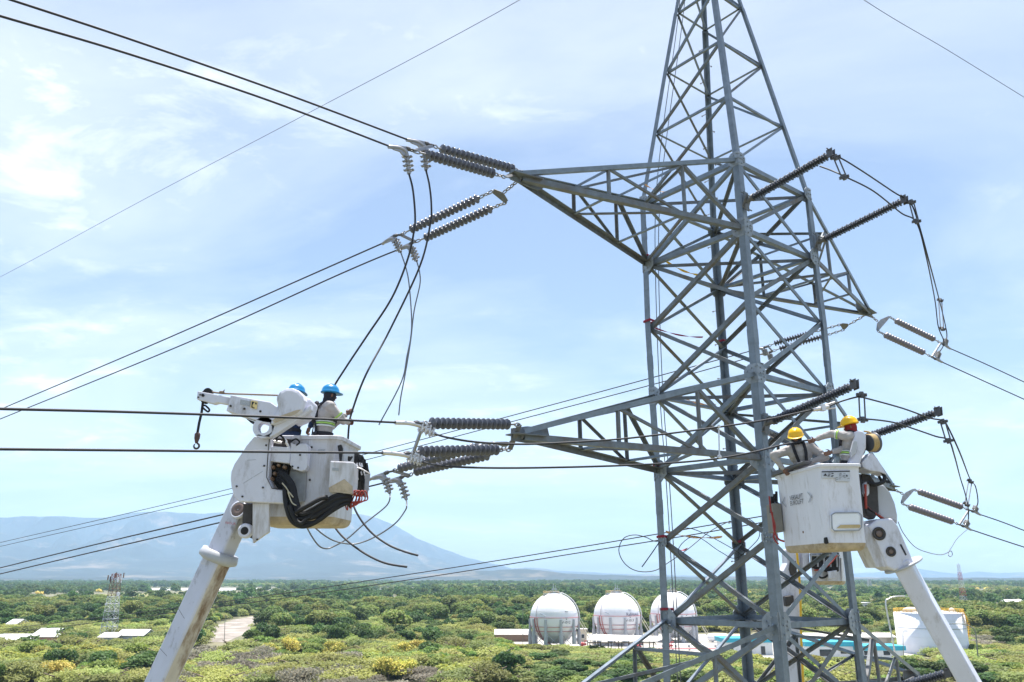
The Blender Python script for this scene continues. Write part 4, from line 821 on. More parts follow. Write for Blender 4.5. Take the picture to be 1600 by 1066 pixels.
# ---- third lift behind the pylon
TY = 25.
lift3 = empty('aerial_lift', W(1220, 1066, TY)-V(.5, 0, 16), 'white bucket lift seen between the pylon legs below the right bucket', 'bucket lift')
cs3 = [W(1262, 845, TY), W(1310, 845, TY), W(1316, 845, TY+1.1), W(1268, 845, TY+1.1)]
bk3 = bucket(lift3, cs3, W(1300, 914, TY).z, W(1300, 838, TY).z, .96, .1)
slab(bk3, 'back_opening_shade', [(1266, 866), (1311, 864), (1311, 893), (1296, 895), (1270, 888)], TY-.08, .08, BLACK, .01)  # black slab on the shell, painting the shade inside the opening
mb = MB()
for k in range(5): mb.tube([W(1267+k*10, 866, TY-.1), W(1268+k*10, 886, TY-.1)], .03, 5)
mb.tube([W(1266, 868, TY-.1), W(1312, 868, TY-.1)], .03, 5); mb.build('rack_bar', mat('dull grey plate', (.33, .33, .35)), bk3)
hose(bk3, [(1272, 891, TY-.15), (1284, 890, TY-.2), (1297, 881, TY-.2), (1308, 868, TY-.15)], .02, REDH); hose(bk3, [(1276, 896, TY-.12), (1283, 903, TY-.14), (1292, 900, TY-.14), (1300, 890, TY-.12)], .03, BLACK)
slab(bk3, 'side_box', [(1294, 893), (1308, 891), (1307, 904), (1295, 905)], TY-.2, .12, WHITE2, .02)
mb = MB(); mb.tube([W(1314, 872, TY), W(1316, 908, TY)], .03, 6); mb.build('side_pole', ALU, bk3)
slab(lift3, 'boom_head', [(1229, 858), (1248, 858), (1250, 880), (1242, 900), (1226, 905), (1224, 892), (1230, 880)], TY+.1, .5, WHITE, .04)
slab(lift3, 'arm_link', [(1235, 876), (1244, 877), (1246, 898), (1236, 900), (1233, 890)], TY+.05, .1, DARKIN, .02)
slab(lift3, 'side_cover', [(1253, 862), (1265, 862), (1266, 890), (1256, 893)], TY+.05, .5, WHITE, .04)
b3 = boombox(lift3, 'lower_boom', W(1232, 900, TY+.3), W(1214, 1066, TY+.3)-V(.6, 0, 14), .62, .55, WHITE, R(20), bev=.05)
slab(lift3, 'mid_bracket', [(1226, 932), (1240, 930), (1242, 945), (1228, 948)], TY-.1, .2, DARKIN, .03)
mb = MB(); mb.tube(smooth_path([W(1245, 862, TY-.3), W(1250, 920, TY-.3), W(1252, 1000, TY-.3), W(1256, 1090, TY-.3)], 5), .035, 6); tag(mb.build('tool_line', YEL, loc=W(1245, 862, TY-.3)), 'yellow rope hanging straight down from the lift behind the pylon', 'rope')
# ------------------------------------------------------------------ people
def fuse(name, mb, m, parent, voxel, wr=0., seed=0.):
    """one continuous skin over the overlapping limbs in mb"""
    o = mb.build('tmp', m); o.location = (0, 0, 0)
    r = o.modifiers.new('r', 'REMESH'); r.mode = 'VOXEL'; r.voxel_size = voxel; r.use_smooth_shade = True
    s = o.modifiers.new('s', 'SMOOTH'); s.iterations = 4; s.factor = .5
    dg = bpy.context.evaluated_depsgraph_get(); me = bpy.data.meshes.new_from_object(o.evaluated_get(dg)); bpy.data.objects.remove(o)
    nv = len(me.vertices); co = np.empty(nv*3); me.vertices.foreach_get('co', co); co = co.reshape(-1, 3)
    if wr:
        no = np.empty(nv*3); me.vertex_normals.foreach_get('vector', no); no = no.reshape(-1, 3)
        for i in range(nv):
            p = Vector(co[i]); k = noise.noise(V(p.x*13+seed, p.y*13, p.z*22))+.6*noise.noise(V(p.x*30+seed, p.y*30, p.z*40)); co[i] += no[i]*wr*k
    org = V(0, 0, 0); q = parent
    while q: org += q.location; q = q.parent
    co = co-np.array(org); me.vertices.foreach_set('co', co.ravel()); me.update()
    me.materials.clear(); me.materials.append(m); me.name = name
    o = bpy.data.objects.new(name, me); COL.objects.link(o); o.parent = parent
    for p in me.polygons: p.use_smooth = True
    return o
def cap(mb, p, q, r0, r1, n=12):
    d = q-p; L = d.length
    if L < 1e-5: d = V(0, 0, 1); L = 1e-4
    pr = []
    for k in range(5):
        t = math.pi/2*k/4; pr.append((-r0*math.cos(t), r0*math.sin(t) if k else 0.0001))
    for k in range(5):
        t = math.pi/2*k/4; pr.append((L+r1*math.sin(t), max(r1*math.cos(t), .0001)))
    mb.lathe(p, d, pr, n)
SKIN = mat('tanned skin', (.17, .085, .055), .55, 0, .1, 20)
SHIRT = mat('khaki work shirt', (.38, .355, .345), .9, 0, .1, 14, (.29, .27, .26), .55, .75)
NAVY = mat('navy coverall', (.018, .035, .085), .85, 0, .2, 14)
TROU = mat('dark work trousers', (.03, .032, .045), .9, 0, .2, 10)
LIME = mat('lime reflective tape', (.38, .62, .12), .5, 0, .08, 20); SILV = mat('silver reflective tape', (.75, .78, .72), .35, .2, .05, 20)
HBLUE = mat('blue hard hat', (.005, .19, .44), .3, 0, .06, 6); HYEL = mat('yellow hard hat', (.78, .44, .0), .3, 0, .06, 6)
HARN = mat('black harness webbing', (.012, .012, .018), .75, 0, .2, 20); BALA = mat('dark balaclava', (.02, .02, .03), .9, 0, .2, 20)
REDC = mat('dark red scarf', (.22, .02, .02), .9, 0, .2, 20); GLOVE = mat('work glove', (.12, .07, .055), .8, 0, .2, 20)
def person(label, foot, face, lean=(0, 0), hands=None, look=None, hat=HBLUE, shirt=SHIRT, hood=BALA, stripes=True, pack=0, hh=1.0, height=1.72, elbow=(None, None), grip=V(0, 0, 1), group=None):
    f = V(math.sin(R(face)), math.cos(R(face)), 0); r = V(f.y, -f.x, 0); z = V(0, 0, 1); k = height/1.75
    root = empty('person', foot, label, 'worker', group)
    pel = foot+z*.92*k; up = (z+f*lean[0]+r*lean[1]).normalized(); rr = (r-up*r.dot(up)).normalized(); ff = up.cross(rr)*-1
    if ff.dot(f) < 0: ff = -ff
    wst = pel+up*.16*k; ch = pel+up*.40*k; nk = pel+up*.56*k; lk = (look or f).normalized(); hd = nk+up*.10*k+lk*.03+z*(.022*k)
    sh = {s: ch+up*.085*k+rr*s*.185*k for s in (-1, 1)}
    el = {}; wr = {}
    for s in (-1, 1):
        h = hands[0 if s < 0 else 1]; a, b = .29*k, .27*k; w = h
        d = (w-sh[s]).length; 
        if d > a+b-.02: w = sh[s]+(w-sh[s])*((a+b-.02)/d); d = a+b-.02
        x = (a*a-b*b+d*d)/(2*d); hh_ = math.sqrt(max(a*a-x*x, 0)); hint = elbow[0 if s < 0 else 1] or (-z*.8+rr*s*.6)
        ax = (w-sh[s]).normalized(); pd = (hint-ax*hint.dot(ax)).normalized(); el[s] = sh[s]+ax*x+pd*hh_; wr[s] = w
    body = MB()
    for s in (-1, 1):
        hp = pel+r*s*.09*k; kn = foot+r*s*.11*k+f*.04+z*.48*k; an = foot+r*s*.12*k+z*.09*k
        cap(body, hp, kn, .085*k, .058*k); cap(body, kn, an, .056*k, .04*k); cap(body, an-z*.05, an+f*.17*k-z*.06, .04*k, .032*k)
        cap(body, sh[s], el[s], .05*k, .04*k); cap(body, el[s], wr[s], .04*k, .027*k)
        # hand: palm, four bent fingers and a thumb closing round what is held
        hdv = (wr[s]-el[s]).normalized(); hdv = (hdv+V(0, 0, .0)).normalized(); g = (grip-hdv*grip.dot(hdv)); g = g.normalized() if g.length > .1 else perp(hdv)[2]; pn = hdv.cross(g)*s
        pc = wr[s]+hdv*.05*k; body.ell(pc, hdv*.048*k, g*.042*k, pn*.019*k, 12, 8); cap(body, wr[s], pc, .025*k, .02*k)
        for i, (ln, of) in enumerate(((.034, .030), (.039, .011), (.036, -.009), (.029, -.028))):
            b_ = pc+hdv*.04*k+g*of*k; c1 = b_+(hdv*.8+pn*.5).normalized()*ln*k; c2 = c1+(pn*.9-hdv*.35).normalized()*ln*.8*k; c3 = c2+(-hdv*.9+pn*.1).normalized()*ln*.6*k
            cap(body, b_, c1, .0092, .0085, 8); cap(body, c1, c2, .0085, .008, 8); cap(body, c2, c3, .008, .007, 8)
        tb_ = pc-hdv*.02*k+g*.034*k; t1 = tb_+(g*.7+pn*.5+hdv*.4).normalized()*.034*k; t2 = t1+(hdv*.7+pn*.6-g*.1).normalized()*.03*k; cap(body, tb_, t1, .0115, .010, 8); cap(body, t1, t2, .010, .008, 8)
    body.ell(pel, r*.155*k, f*.105*k, z*.11*k); body.ell(wst, rr*.14*k, ff*.10*k, up*.16*k); body.ell(ch, rr*.165*k, ff*.115*k, up*.19*k)
    cap(body, nk-up*.08*k, hd-up*.04*k, .058*k, .052*k)
    sd_ = lk.cross(z).normalized(); hu = sd_.cross(lk).normalized()
    body.ell(hd, sd_*.076*k, lk*.096*k, hu*.118*k, 18, 14); body.ell(hd-hu*.06*k+lk*(.022*k), sd_*.055*k, lk*.055*k, hu*.05*k)
    body.ell(hd+lk*.098*k-hu*.012*k, sd_*.014*k, lk*.022*k, hu*.024*k); body.ell(hd+lk*.092*k-hu*.055*k, sd_*.026*k, lk*.012*k, hu*.009*k)
    for s in (-1, 1):
        body.ell(hd+sd_*s*.078*k-hu*.008*k, sd_*.012*k, lk*.02*k, hu*.032*k)
    bo = fuse('body', body, SKIN, root, .0085)
    for s in (-1, 1):
        mb = MB(); mb.ell(hd+lk*.088*k+sd_*s*.032*k+hu*.018*k, sd_*.014, lk*.009, hu*.008); mb.build('eye', INK, bo)
    t = MB()
    for s in (-1, 1):
        hp = pel+r*s*.09*k; kn = foot+r*s*.11*k+f*.04+z*.48*k; an = foot+r*s*.12*k+z*.09*k
        cap(t, hp, kn, .108*k, .082*k); cap(t, kn, an, .08*k, .066*k)
    t.ell(pel, r*.175*k, f*.125*k, z*.125*k); t.ell(pel+up*.09, rr*.16*k, ff*.12*k, up*.08)
    fuse('trousers', t, TROU if shirt is not NAVY else NAVY, root, .016, .006)
    t = MB()
    for s in (-1, 1):
        cap(t, sh[s]-up*.005, el[s], .078*k, .06*k); cap(t, el[s], wr[s]-(wr[s]-el[s]).normalized()*.03, .060*k, .043*k); cap(t, ch+up*.09*k, sh[s], .085*k, .082*k)
    t.ell(pel+up*.05*k, rr*.185*k, ff*.135*k, up*.12*k); t.ell(wst, rr*.175*k, ff*.135*k, up*.19*k); t.ell(ch, rr*.195*k, ff*.142*k, up*.20*k); t.ell(ch+up*.06*k, rr*.19*k, ff*.125*k, up*.12*k)
    cap(t, nk-up*.07*k, nk-up*.005*k, .078*k, .07*k)
    so_ = fuse('shirt', t, shirt, root, .013, .010, face*.13)
    if stripes:
        for dz, m_, h_ in ((.02, SILV, .018), (.055, LIME, .022), (.088, SILV, .012)):
            c = wst+up*dz*k; mb = MB(); n = 28
            mb.lathe(c, up, [(0, .205*k), (h_, .207*k), (h_*.99, .17), (.001, .17)], n, True, .96, .76, ff); mb.build('reflective_stripe', m_, so_)
        for s in (-1, 1):
            c = sh[s].lerp(el[s], .62); d = (el[s]-sh[s]).normalized(); mb = MB(); mb.lathe(c, d, [(0, .079*k), (.02, .078*k), (.021, .06), (0.001, .06)], 18); mb.build('reflective_stripe', LIME, so_); mb = MB(); mb.lathe(c+d*.03, d, [(0, .078*k), (.016, .077*k), (.017, .06), (.001, .06)], 18); mb.build('reflective_stripe', SILV, so_)
    mb = MB()                                  # harness straps and back pad
    for s in (-1, 1):
        pts = [ch+ff*.15*k+rr*s*.05-up*.16, ch+ff*.155*k+rr*s*.08+up*.02, ch+up*.19*k+rr*s*.085*k+ff*.03, ch-ff*.14*k+rr*s*.07+up*.08, ch-ff*.15*k+rr*s*.02-up*.04, wst-ff*.14*k-rr*s*.07, pel-ff*.135*k-rr*s*.12+up*.03]
        pts = smooth_path(pts, 5)
        for i in range(len(pts)-1):
            a, b = pts[i], pts[i+1]; n_ = ((a+b)/2-(wst+up*.1)); n_ = (n_-up*n_.dot(up)*.6).normalized(); w_ = (b-a).cross(n_).normalized()*.024; mb.prism([a-w_, b-w_, b+w_, a+w_], n_*.012)
    mb.lathe(pel+up*.045*k, up, [(0, .195*k), (.05, .196*k), (.05, .16), (0, .16)], 28, True, .97, .76, ff)
    hn = mb.build('safety_harness', HARN, root)
    if pack:
        mb = MB(); mb.ell(ch-ff*.165*k+rr*.02*pack-up*.02, rr*.085*k, ff*.06*k, up*.16*k); mb.ell(ch-ff*.15*k+rr*.02*pack+up*.1, rr*.06*k, ff*.045*k, up*.07*k); mb.build('back_pad', HARN, hn)
    if hood is not None:
        t = MB(); t.ell(hd, sd_*.086*k, lk*.098*k, hu*.122*k, 16, 12); cap(t, hd-up*.02-lk*.01, nk-up*.03, .08*k, .085*k); o = fuse('neck_hood', t, hood, root, .011, .005)
    # hard hat
    hr = MB(); hc = hd+hu*.045*k-lk*.0; tl_ = (hu*.97-lk*.10).normalized(); _, a_, b_ = perp(tl_, lk)
    hr.lathe(hc, tl_, [(-.012, .112), (-.008, .139), (.002, .141), (.012, .130), (.05, .124), (.085, .106), (.108, .078), (.122, .045), (.127, .0002)], 26, True, .93, 1.06, lk)
    n = 12; brim = []
    for i in range(n+1):
        t_ = -1.0+2.0*i/n; brim.append((hc+a_*math.sin(t_)*.13+b_*math.cos(t_)*.145+tl_*.0, hc+a_*math.sin(t_)*.145+b_*(math.cos(t_)*.145+.055*math.cos(t_*1.4))-tl_*.012))
    for i in range(n):
        p, q = brim[i], brim[i+1]; hr.prism([p[0], q[0], q[1], p[1]], tl_*.008)
    for s in (-.035, 0, .035): hr.tube(smooth_path([hc+a_*s+b_*.105+tl_*.07, hc+a_*s*.9+b_*.06+tl_*.112, hc+a_*s*.8+tl_*.127, hc+a_*s*.9-b_*.06+tl_*.112, hc+a_*s-b_*.105+tl_*.07], 4), .009, 6)
    hr.build('hard_hat', hat, root)
    return dict(hd=hd, ch=ch, root=root, hc=hc, lk=lk, sd=sd_, hu=hu)
def foot_for(px, py, Y, height, frac=.5):
    p = W(px, py, Y); return V(p.x, p.y, p.z-height*1.0)
# left bucket: top of the helmet at the pixel given
p = W(512, 599, LY+.55)
person('worker in khaki shirt and blue helmet, back turned, gripping a black cable', V(p.x-.02, p.y, p.z-1.755), 62, (.05, .03),
    hands=(W(541, 648, 12.05), W(544, 660, 12.0)), look=V(.75, .55, -.12), pack=-1, elbow=(V(.2, .3, -1), V(.6, -.6, -.9)), group='workers in the buckets')
p = W(468, 600, LY+.75)
person('worker in navy coverall and blue helmet, half hidden by the white winch housing', V(p.x-.10, p.y, p.z-1.71), 20, (.12, -.02),
    hands=(W(452, 668, LY+.8), W(484, 668, LY+.75)), look=V(.5, .8, -.2), shirt=NAVY, stripes=True, elbow=(V(-1, .2, -.5), V(1, -.3, -.6)), group='workers in the buckets')
# right bucket
p = W(1240, 664, RY+1.02)
a = person('worker in yellow helmet at the far end of the bucket, facing us, head bowed', V(p.x+.07, p.y-.12, p.z-1.80), 195, (.10, .14),
    hands=(W(1266, 722, RY+.75), W(1224, 733, RY+.85)), look=V(-.35, -.7, -.45), hat=HYEL, stripes=False, elbow=(V(.5, -.3, -.8), V(-.8, -.2, -.5)), group='workers in the buckets')
p = W(1321, 652, RY+.42)
b = person('worker in yellow helmet with green reflective bands, one arm reaching left', V(p.x-.04, p.y, p.z-1.72), 300, (-.20, .0),
    hands=(W(1260, 688, RY+.62), W(1290, 712, RY+.30)), look=V(-.8, .35, -.25), hat=HYEL, hood=REDC, pack=1, elbow=(V(-.2, -.3, .9), V(-.3, -.8, -.7)), group='workers in the buckets')
hl = W(1285, 637.5, YJ(1275)); mb = MB(); dj = (W(1292, 635, YJ(1280))-W(1262, 642, YJ(1262))).normalized(); mb.tube([hl-dj*.18, hl+dj*.12], .03, 8); mb.bar(hl-V(0, 0, .05), hl+V(0, 0, .06), .09, .07, dj)
for s in (-1, 1): mb.tube([hl+V(0, 0, .03*s), hl+dj*.25+V(0, 0, .05*s)], .013, 6)
tag(mb.build('cable_clamp', ALU, loc=hl), 'bright metal clamp fixed on the jumper end just below the thick post insulator', 'clamp')
# ------------------------------------------------------------------ gas spheres
def px_scale(Y): return F/(Y*CP)          # rough pixels per metre near the horizon
TUBEP = mat('pink-red pipe', (.50, .16, .18), .5, 0, .15, 2)
COLG = mat('grey fireproofed column', (.42, .43, .46), .8, 0, .12, .8)
GALV = mat('galvanised railing', (.42, .45, .49), .45, .4, .15, 4)
def sphere_tank(label, px, d, num, word=None, D=15.4):
    cx = ray(px, 965); x = cx.x/cx.y*d; R0 = D/2; zc = R0+1.1; c = V(x, d, zc)
    root = empty('spherical_tank', (x, d, 0), label, 'storage tank', 'white spherical gas tanks on grey legs')
    mb = MB(); mb.ell(c, V(R0, 0, 0), V(0, R0, 0), V(0, 0, R0), 64, 40); sh = mb.build('shell', TANKW, root)
    on = lambda az, z, o=0.: V(c.x+math.sin(az)*(math.sqrt(max(R0*R0-(z-zc)**2, 0))+o), c.y-math.cos(az)*(math.sqrt(max(R0*R0-(z-zc)**2, 0))+o), z)
    for k, (z, m, r) in enumerate(((zc+2.2, GALV, .035), (zc+.35, TUBEP, .085), (zc-2.4, TUBEP, .085), (zc-3.7, TUBEP, .10))):
        mb = MB(); mb.tube([on(a, z, .14) for a in np.linspace(0, 2*math.pi, 49)[:-1]], r, 6, True); mb.build('ring_pipe', m, root)
    for k in range(10):
        a = 2*math.pi*(k+.35)/10; p = on(a, zc, .05); mb = MB(); mb.lathe(V(p.x, p.y, 0), V(0, 0, 1), [(0, .62), (zc*.55, .62), (zc*.55, .42), (zc*.98, .42)], 14, False); mb.build('support_leg', COLG, root)
        b = 2*math.pi*(k+1.35)/10; q = on(b, zc, .05); mb = MB()
        mb.tube([V(p.x, p.y, .4), V(q.x, q.y, zc*.52)], .09, 6); mb.tube([V(q.x, q.y, .4), V(p.x, p.y, zc*.52)], .09, 6); mb.build('cross_brace', GALV, root)
    # climbing pipe in red on the left, ladder on the shell
    for a0 in (-.93, -.80):
        mb = MB(); mb.tube([on(a0, 0.2, .3)]+[on(a0, z, .25) for z in np.linspace(1.4, zc+.3, 12)], .12, 6); mb.build('riser_pipe', RED, root)
    mb = MB(); pts = [on(-.85-.10*t, zc+.3+t*(R0-.8), .2) for t in np.linspace(0, 1, 12)]; mb.tube(pts, .05, 5); mb.build('ladder', BROWN, root)
    mb = MB(); mb.tube([on(-.7, zc+1.7, .12), on(-.42, zc+.9, .12)], .09, 5); mb.tube([on(.42, zc+2.35, .14), on(.56, zc+2.3, .14)], .13, 5); mb.build('shell_fitting', GALV, root)
    # head works and railing
    zt = c.z+R0; mb = MB(); mb.lathe(V(x, d, zt-.5), V(0, 0, 1), [(0, 1.6), (.75, 1.6), (.75, 1.9), (.9, 1.9), (.9, .2)], 18, False)
    for k in range(7): mb.tube([V(x-1.6+k*.5, d-1.2, zt-.2), V(x-1.6+k*.5, d-1.2, zt+.3+.5*(k % 3))], .13, 6)
    mb.tube([V(x-.2, d, zt), V(x-.2, d, zt+2.6)], .12, 6); mb.tube([V(x+.5, d, zt), V(x+.5, d, zt+2.3)], .10, 6); mb.abox(x-.4, x+.8, d-.3, d+.3, zt+1.0, zt+1.25); mb.build('head_works', GALV, root)
    mb = MB()
    for z in (.45, .85): mb.tube([V(x-3.4, d-1.5, zt-.4+z), V(x+1.6, d-1.5, zt-.4+z)], .05, 5); mb.tube([V(x-3.4, d+1.5, zt-.4+z), V(x+1.6, d+1.5, zt-.4+z)], .05, 5)
    for k in range(8):
        for s in (-1.5, 1.5): mb.tube([V(x-3.4+k*.71, d+s, zt-1.2), V(x-3.4+k*.71, d+s, zt+.5)], .04, 5)
    mb.build('platform_railing', mat('faded yellow rail', (.52, .36, .17), .6, 0, .2, 3), root)
    mb = MB(); mb.abox(x-3.5, x+1.9, d-1.6, d+1.6, zt-.45, zt-.33); mb.build('platform', GALV, root)
    # stair: from the platform over the shoulder, then straight to the ground on the right
    s0 = V(x+1.7, d-.6, zt-.2); mb = MB()
    arcp = [s0]+[V(c.x+(R0+.3)*math.cos(t), d-.8, c.z+(R0+.3)*math.sin(t)) for t in np.linspace(R(70), R(-8), 14)]
    for off in (0, .9):
        mb.tube([p+V(0, -off, .1) for p in arcp], .11, 5)
    for p in smooth_path(arcp, 3): mb.box(p+V(0, -.45, .1), V(.16, 0, 0), V(0, .45, 0), V(0, 0, .02))
    mb.build('stair', TANKW, root)
    e = arcp[-1]; g = V(c.x+R0+4.7, d-.9, .1); mb = MB()
    for off in (0, .9): mb.tube([e+V(0, -off, .2), g+V(0, -off, 0)], .12, 5); mb.tube([e+V(.2, -off, 1.3), g+V(.2, -off, 1.1)], .05, 5)
    for t in np.linspace(0, 1, 26): mb.box(e.lerp(g, t)+V(0, -.45, .15), V(.18, 0, 0), V(0, .45, 0), V(0, 0, .02))
    mb.build('ground_stair', mat('pale stair', (.60, .56, .46), .6), root)
    def lay(az0, z0, sx=1.): return lambda u, v: on(az0+u*sx/R0, z0+v, .05)
    text_mesh('tank_number', num, 1.15, INK, lay(.46, zc-1.0, 1.15), sh)
    mb = MB(); f = lay(.46, zc-.05); mb.add([f(-.2, -.1), f(.2, -.1), f(0, .25)], [(0, 1, 2)]); mb.build('tank_mark', INK, sh)
    if word: text_mesh('tank_lettering', word, 1.45, mat('dark blue lettering', (.10, .07, .16), .5), lay(.66, zc+.85, .95), sh)
    return root
sphere_tank('leftmost of the white spherical gas tanks, numbered V-012, standing clear of the pylon', 866, 271, 'V-012')
sphere_tank('middle white spherical gas tank with dark lettering on its right shoulder', 964, 283, 'V-013', 'Refidomsa')
sphere_tank('rightmost white spherical gas tank, partly hidden behind the left pylon leg', 1051.5, 297, 'V-014', None)
# ------------------------------------------------------------------ flat-topped tank
def drum_tank():
    g = G(1455, 1024); d = g.y+9; x = ray(1455, 990).x/ray(1455, 990).y*d; r = 9.55; h = 11.2
    root = empty('storage_tank', (x, d, 0), 'large white flat-topped cylindrical tank with yellow railing behind the right boom', 'storage tank')
    mb = MB(); mb.lathe(V(x, d, 0), V(0, 0, 1), [(0, r), (h, r), (h, r-.2), (h+.9, .05)], 72, True); mb.build('shell', TANKW, root)
    for z in (2.3, 4.6, 7.0, 9.3): 
        mb = MB(); mb.tube([V(x+(r+.01)*math.cos(t), d+(r+.01)*math.sin(t), z) for t in np.linspace(0, 2*math.pi, 73)[:-1]], .045 if z != 7. else .10, 5, True); mb.build('seam', GALV if z == 7. else TANKW, root)
    mb = MB()
    for z in (.25, .6, 1.0): mb.tube([V(x+(r-.1)*math.cos(t), d+(r-.1)*math.sin(t), h+z) for t in np.linspace(0, 2*math.pi, 61)[:-1]], .07, 5, True)
    for k in range(40): t = 2*math.pi*k/40; p = V(x+(r-.1)*math.cos(t), d+(r-.1)*math.sin(t), h); mb.tube([p, p+V(0, 0, 1.05)], .055, 5)
    mb.build('railing', YEL, root)
    mb = MB()
    for k in range(24):
        t = R(-70)+k*R(2.6); z = h-k*.47; p = V(x+(r+.5)*math.cos(t+R(20)), d+(r+.5)*math.sin(t+R(20)), z); mb.box(p, V(.3, .2, 0), V(-.2, .4, 0), V(0, 0, .05)); mb.tube([p, p+V(0, 0, 1.1)], .05, 5)
    mb.build('spiral_stair', YEL, root)
    mb = MB(); mb.ell(V(x-5.5, d-1, h+.5), V(2.6, 0, 0), V(0, 2, 0), V(0, 0, 1.1)); mb.ell(V(x+6.6, d-1, h+.5), V(.9, 0, 0), V(0, .8, 0), V(0, 0, .9)); mb.build('roof_vent', mat('tan cover', (.52, .42, .33), .8), root)
    mb = MB(); 
    for k in range(9): mb.tube([V(x-3+k*.8, d-r-1.2, .2), V(x-3+k*.8, d-r-1.2, .9+.6*(k % 2))], .08, 5)
    for z in (.6, 1.0): mb.tube([V(x-4.2, d-r-1.2, z), V(x+4, d-r-1.2, z)], .09, 5)
    mb.tube([V(x+.8, d-r-1, .2), V(x+.8, d-r-1, 3.)], .06, 5); mb.build('valve_pipes', TUBEP, root)
    return x, d
drum_tank()
def lamp_post(label, base, top, arm, r=.14, m=None):
    root = empty('lamp_post', base, label, 'lamp post', 'tall lamp posts in the tank yard'); m = m or ALU
    mb = MB(); pts = smooth_path([base, base.lerp(top, .5), top, top+V(arm*.18, 0, 1.3), top+V(arm*.5, 0, 1.9), top+V(arm, 0, 2.0)], 6); mb.tube(pts, [r*(1.3-.6*i/len(pts)) for i in range(len(pts))], 8); mb.build('post', m, root)
    e = pts[-1]; mb = MB(); mb.box(e+V(arm*.12, 0, -.05), V(.45, 0, 0), V(0, .17, 0), V(0, 0, .09)); mb.build('lamp_head', m, root)
d1 = 226
lamp_post('curved pale lamp post just left of the flat-topped tank', W(1402, 1040, d1), W(1384, 944, d1), 5.5, .20)
d2 = 214
lamp_post('dull grey curved lamp post right of the flat-topped tank', W(1532, 1062, d2), W(1524, 988, d2), -5.5, .15, mat('dull lamp post', (.22, .22, .18), .6))
lamp_post('slender pole in the scrub left of the tanks', W(351, 1000, 300)-V(0, 0, 1), W(351.5, 972, 300), .3, .09, mat('dull lamp post', (.22, .22, .18)))
lamp_post('thin pole left of the leftmost spherical tank', W(817, 1012, 272), W(817, 963, 272), .2, .07, mat('dull lamp post', (.22, .22, .18)))
lamp_post('forked floodlight pole in front of the flat-topped tank', W(1412, 1030, 232), W(1411, 998, 232), .9, .07, mat('dull lamp post', (.22, .22, .18)))
# ------------------------------------------------------------------ yard buildings
def shed():
    p0 = G(921, 1021); p1 = G(1030, 1023); y0 = p0.y; y1 = y0+8; zE = W(915, 1001, y0).z; zT = W(935, 992, y1).z
    x0, x1 = p0.x-.8, p1.x+1.2
    root = empty('open_shed', ((x0+x1)/2, y0, 0), 'open-sided shed with a pale rusty roof in front of the spherical tanks', 'shed')
    mb = MB(); mb.prism([V(x0, y0-.5, zE), V(x1-1, y0-.5, zE-.35), V(x1+4, y1, zT-.6), V(x0+3.0, y1, zT)], V(0, 0, .16)); mb.build('roof', ROOFW, root)
    for k in range(7):
        x = x0+1+k*(x1-x0-3)/6
        for y in (y0, y1-.5):
            mb = MB(); mb.abox(x-.12, x+.12, y-.12, y+.12, 0, zE-.4); mb.build('post', DARKIN, root)
    mb = MB(); mb.abox(x0+.5, x1-1.5, y0-.1, y0+.1, zE-.75, zE-.45); mb.build('eave_beam', BROWN, root)
shed()
def block(name, label, px0, px1, pyb, h, depth, wall, trim=None, roofm=None, wins=(), rot=0., over=.4, cat='building', group=None, trim_h=1.0, gable=0.):
    a, b = G(px0, pyb), G(px1, pyb); x0, x1, y = a.x, b.x, a.y
    root = empty(name, ((x0+x1)/2, y, 0), label, cat, group)
    mb = MB(); mb.abox(x0, x1, y, y+depth, 0, h); mb.build('wall', wall, root)
    if gable:
        mb = MB(); ym = y+depth/2; mb.prism([V(x0-over, y-over, h-.05), V(x0-over, ym, h+gable), V(x0-over, y+depth+over, h-.05), V(x0-over, y+depth+over, h+.15), V(x0-over, ym, h+gable+.2), V(x0-over, y-over, h+.15)], V(x1-x0+2*over, 0, 0)); mb.build('roof', roofm, root)
        mb = MB(); mb.prism([V(x0+.05, y+.05, h), V(x0+.05, y+depth-.05, h), V(x0+.05, ym, h+gable-.05)], V(.1, 0, 0)); mb.prism([V(x1-.15, y+.05, h), V(x1-.15, y+depth-.05, h), V(x1-.15, ym, h+gable-.05)], V(.1, 0, 0)); mb.build('gable_wall', wall, root)
    else:
        mb = MB(); mb.abox(x0-over, x1+over, y-over, y+depth+over, h+.004, h+.2); mb.build('roof', roofm or WALLW, root)
        if trim: mb = MB(); mb.abox(x0-over-.06, x1+over+.06, y-over-.06, y+depth+over+.06, h-trim_h+.2, h+.35); mb.build('fascia', trim, root)
    for (u, z, w, hh) in wins:
        cx = x0+(x1-x0)*u; mb = MB(); mb.abox(cx-w/2-.1, cx+w/2+.1, y-.06, y-.005, z-.1, z+hh+.1); f = mb.build('window', WALLW, root); mb = MB(); mb.abox(cx-w/2, cx+w/2, y-.09, y-.062, z, z+hh); mb.build('pane', GLASSD, f)
    return root
block('office_building', 'long white office with turquoise fascia, seen left of the near pylon leg', 1133, 1208, 1024, 4.2, 9, WALLW, TURQ, wins=((.12, 1.2, 1.6, 1.2), (.45, 1.2, 1.6, 1.2), (.8, 0.2, 1.2, 2.2)), group=None)
block('office_building', 'white office with turquoise fascia and dark windows between the near and right pylon legs', 1262, 1338, 1029, 3.9, 9, WALLW, TURQ, wins=((.38, .6, 3.2, 1.7), (.75, 1.2, 1.6, 1.2)))
block('office_building', 'low white building with turquoise fascia right of the right pylon leg', 1342, 1414, 1030, 3.0, 8, WALLW, TURQ, wins=((.2, 1.0, 1.8, 1.1), (.62, 1.0, 1.8, 1.1)))
block('storage_shed', 'low grey-roofed shed behind the offices inside the pylon base', 1262, 1400, 1012, 3.0, 7, CONC, None, ROOFW, wins=((.3, .8, 2, 1),), gable=1.0)
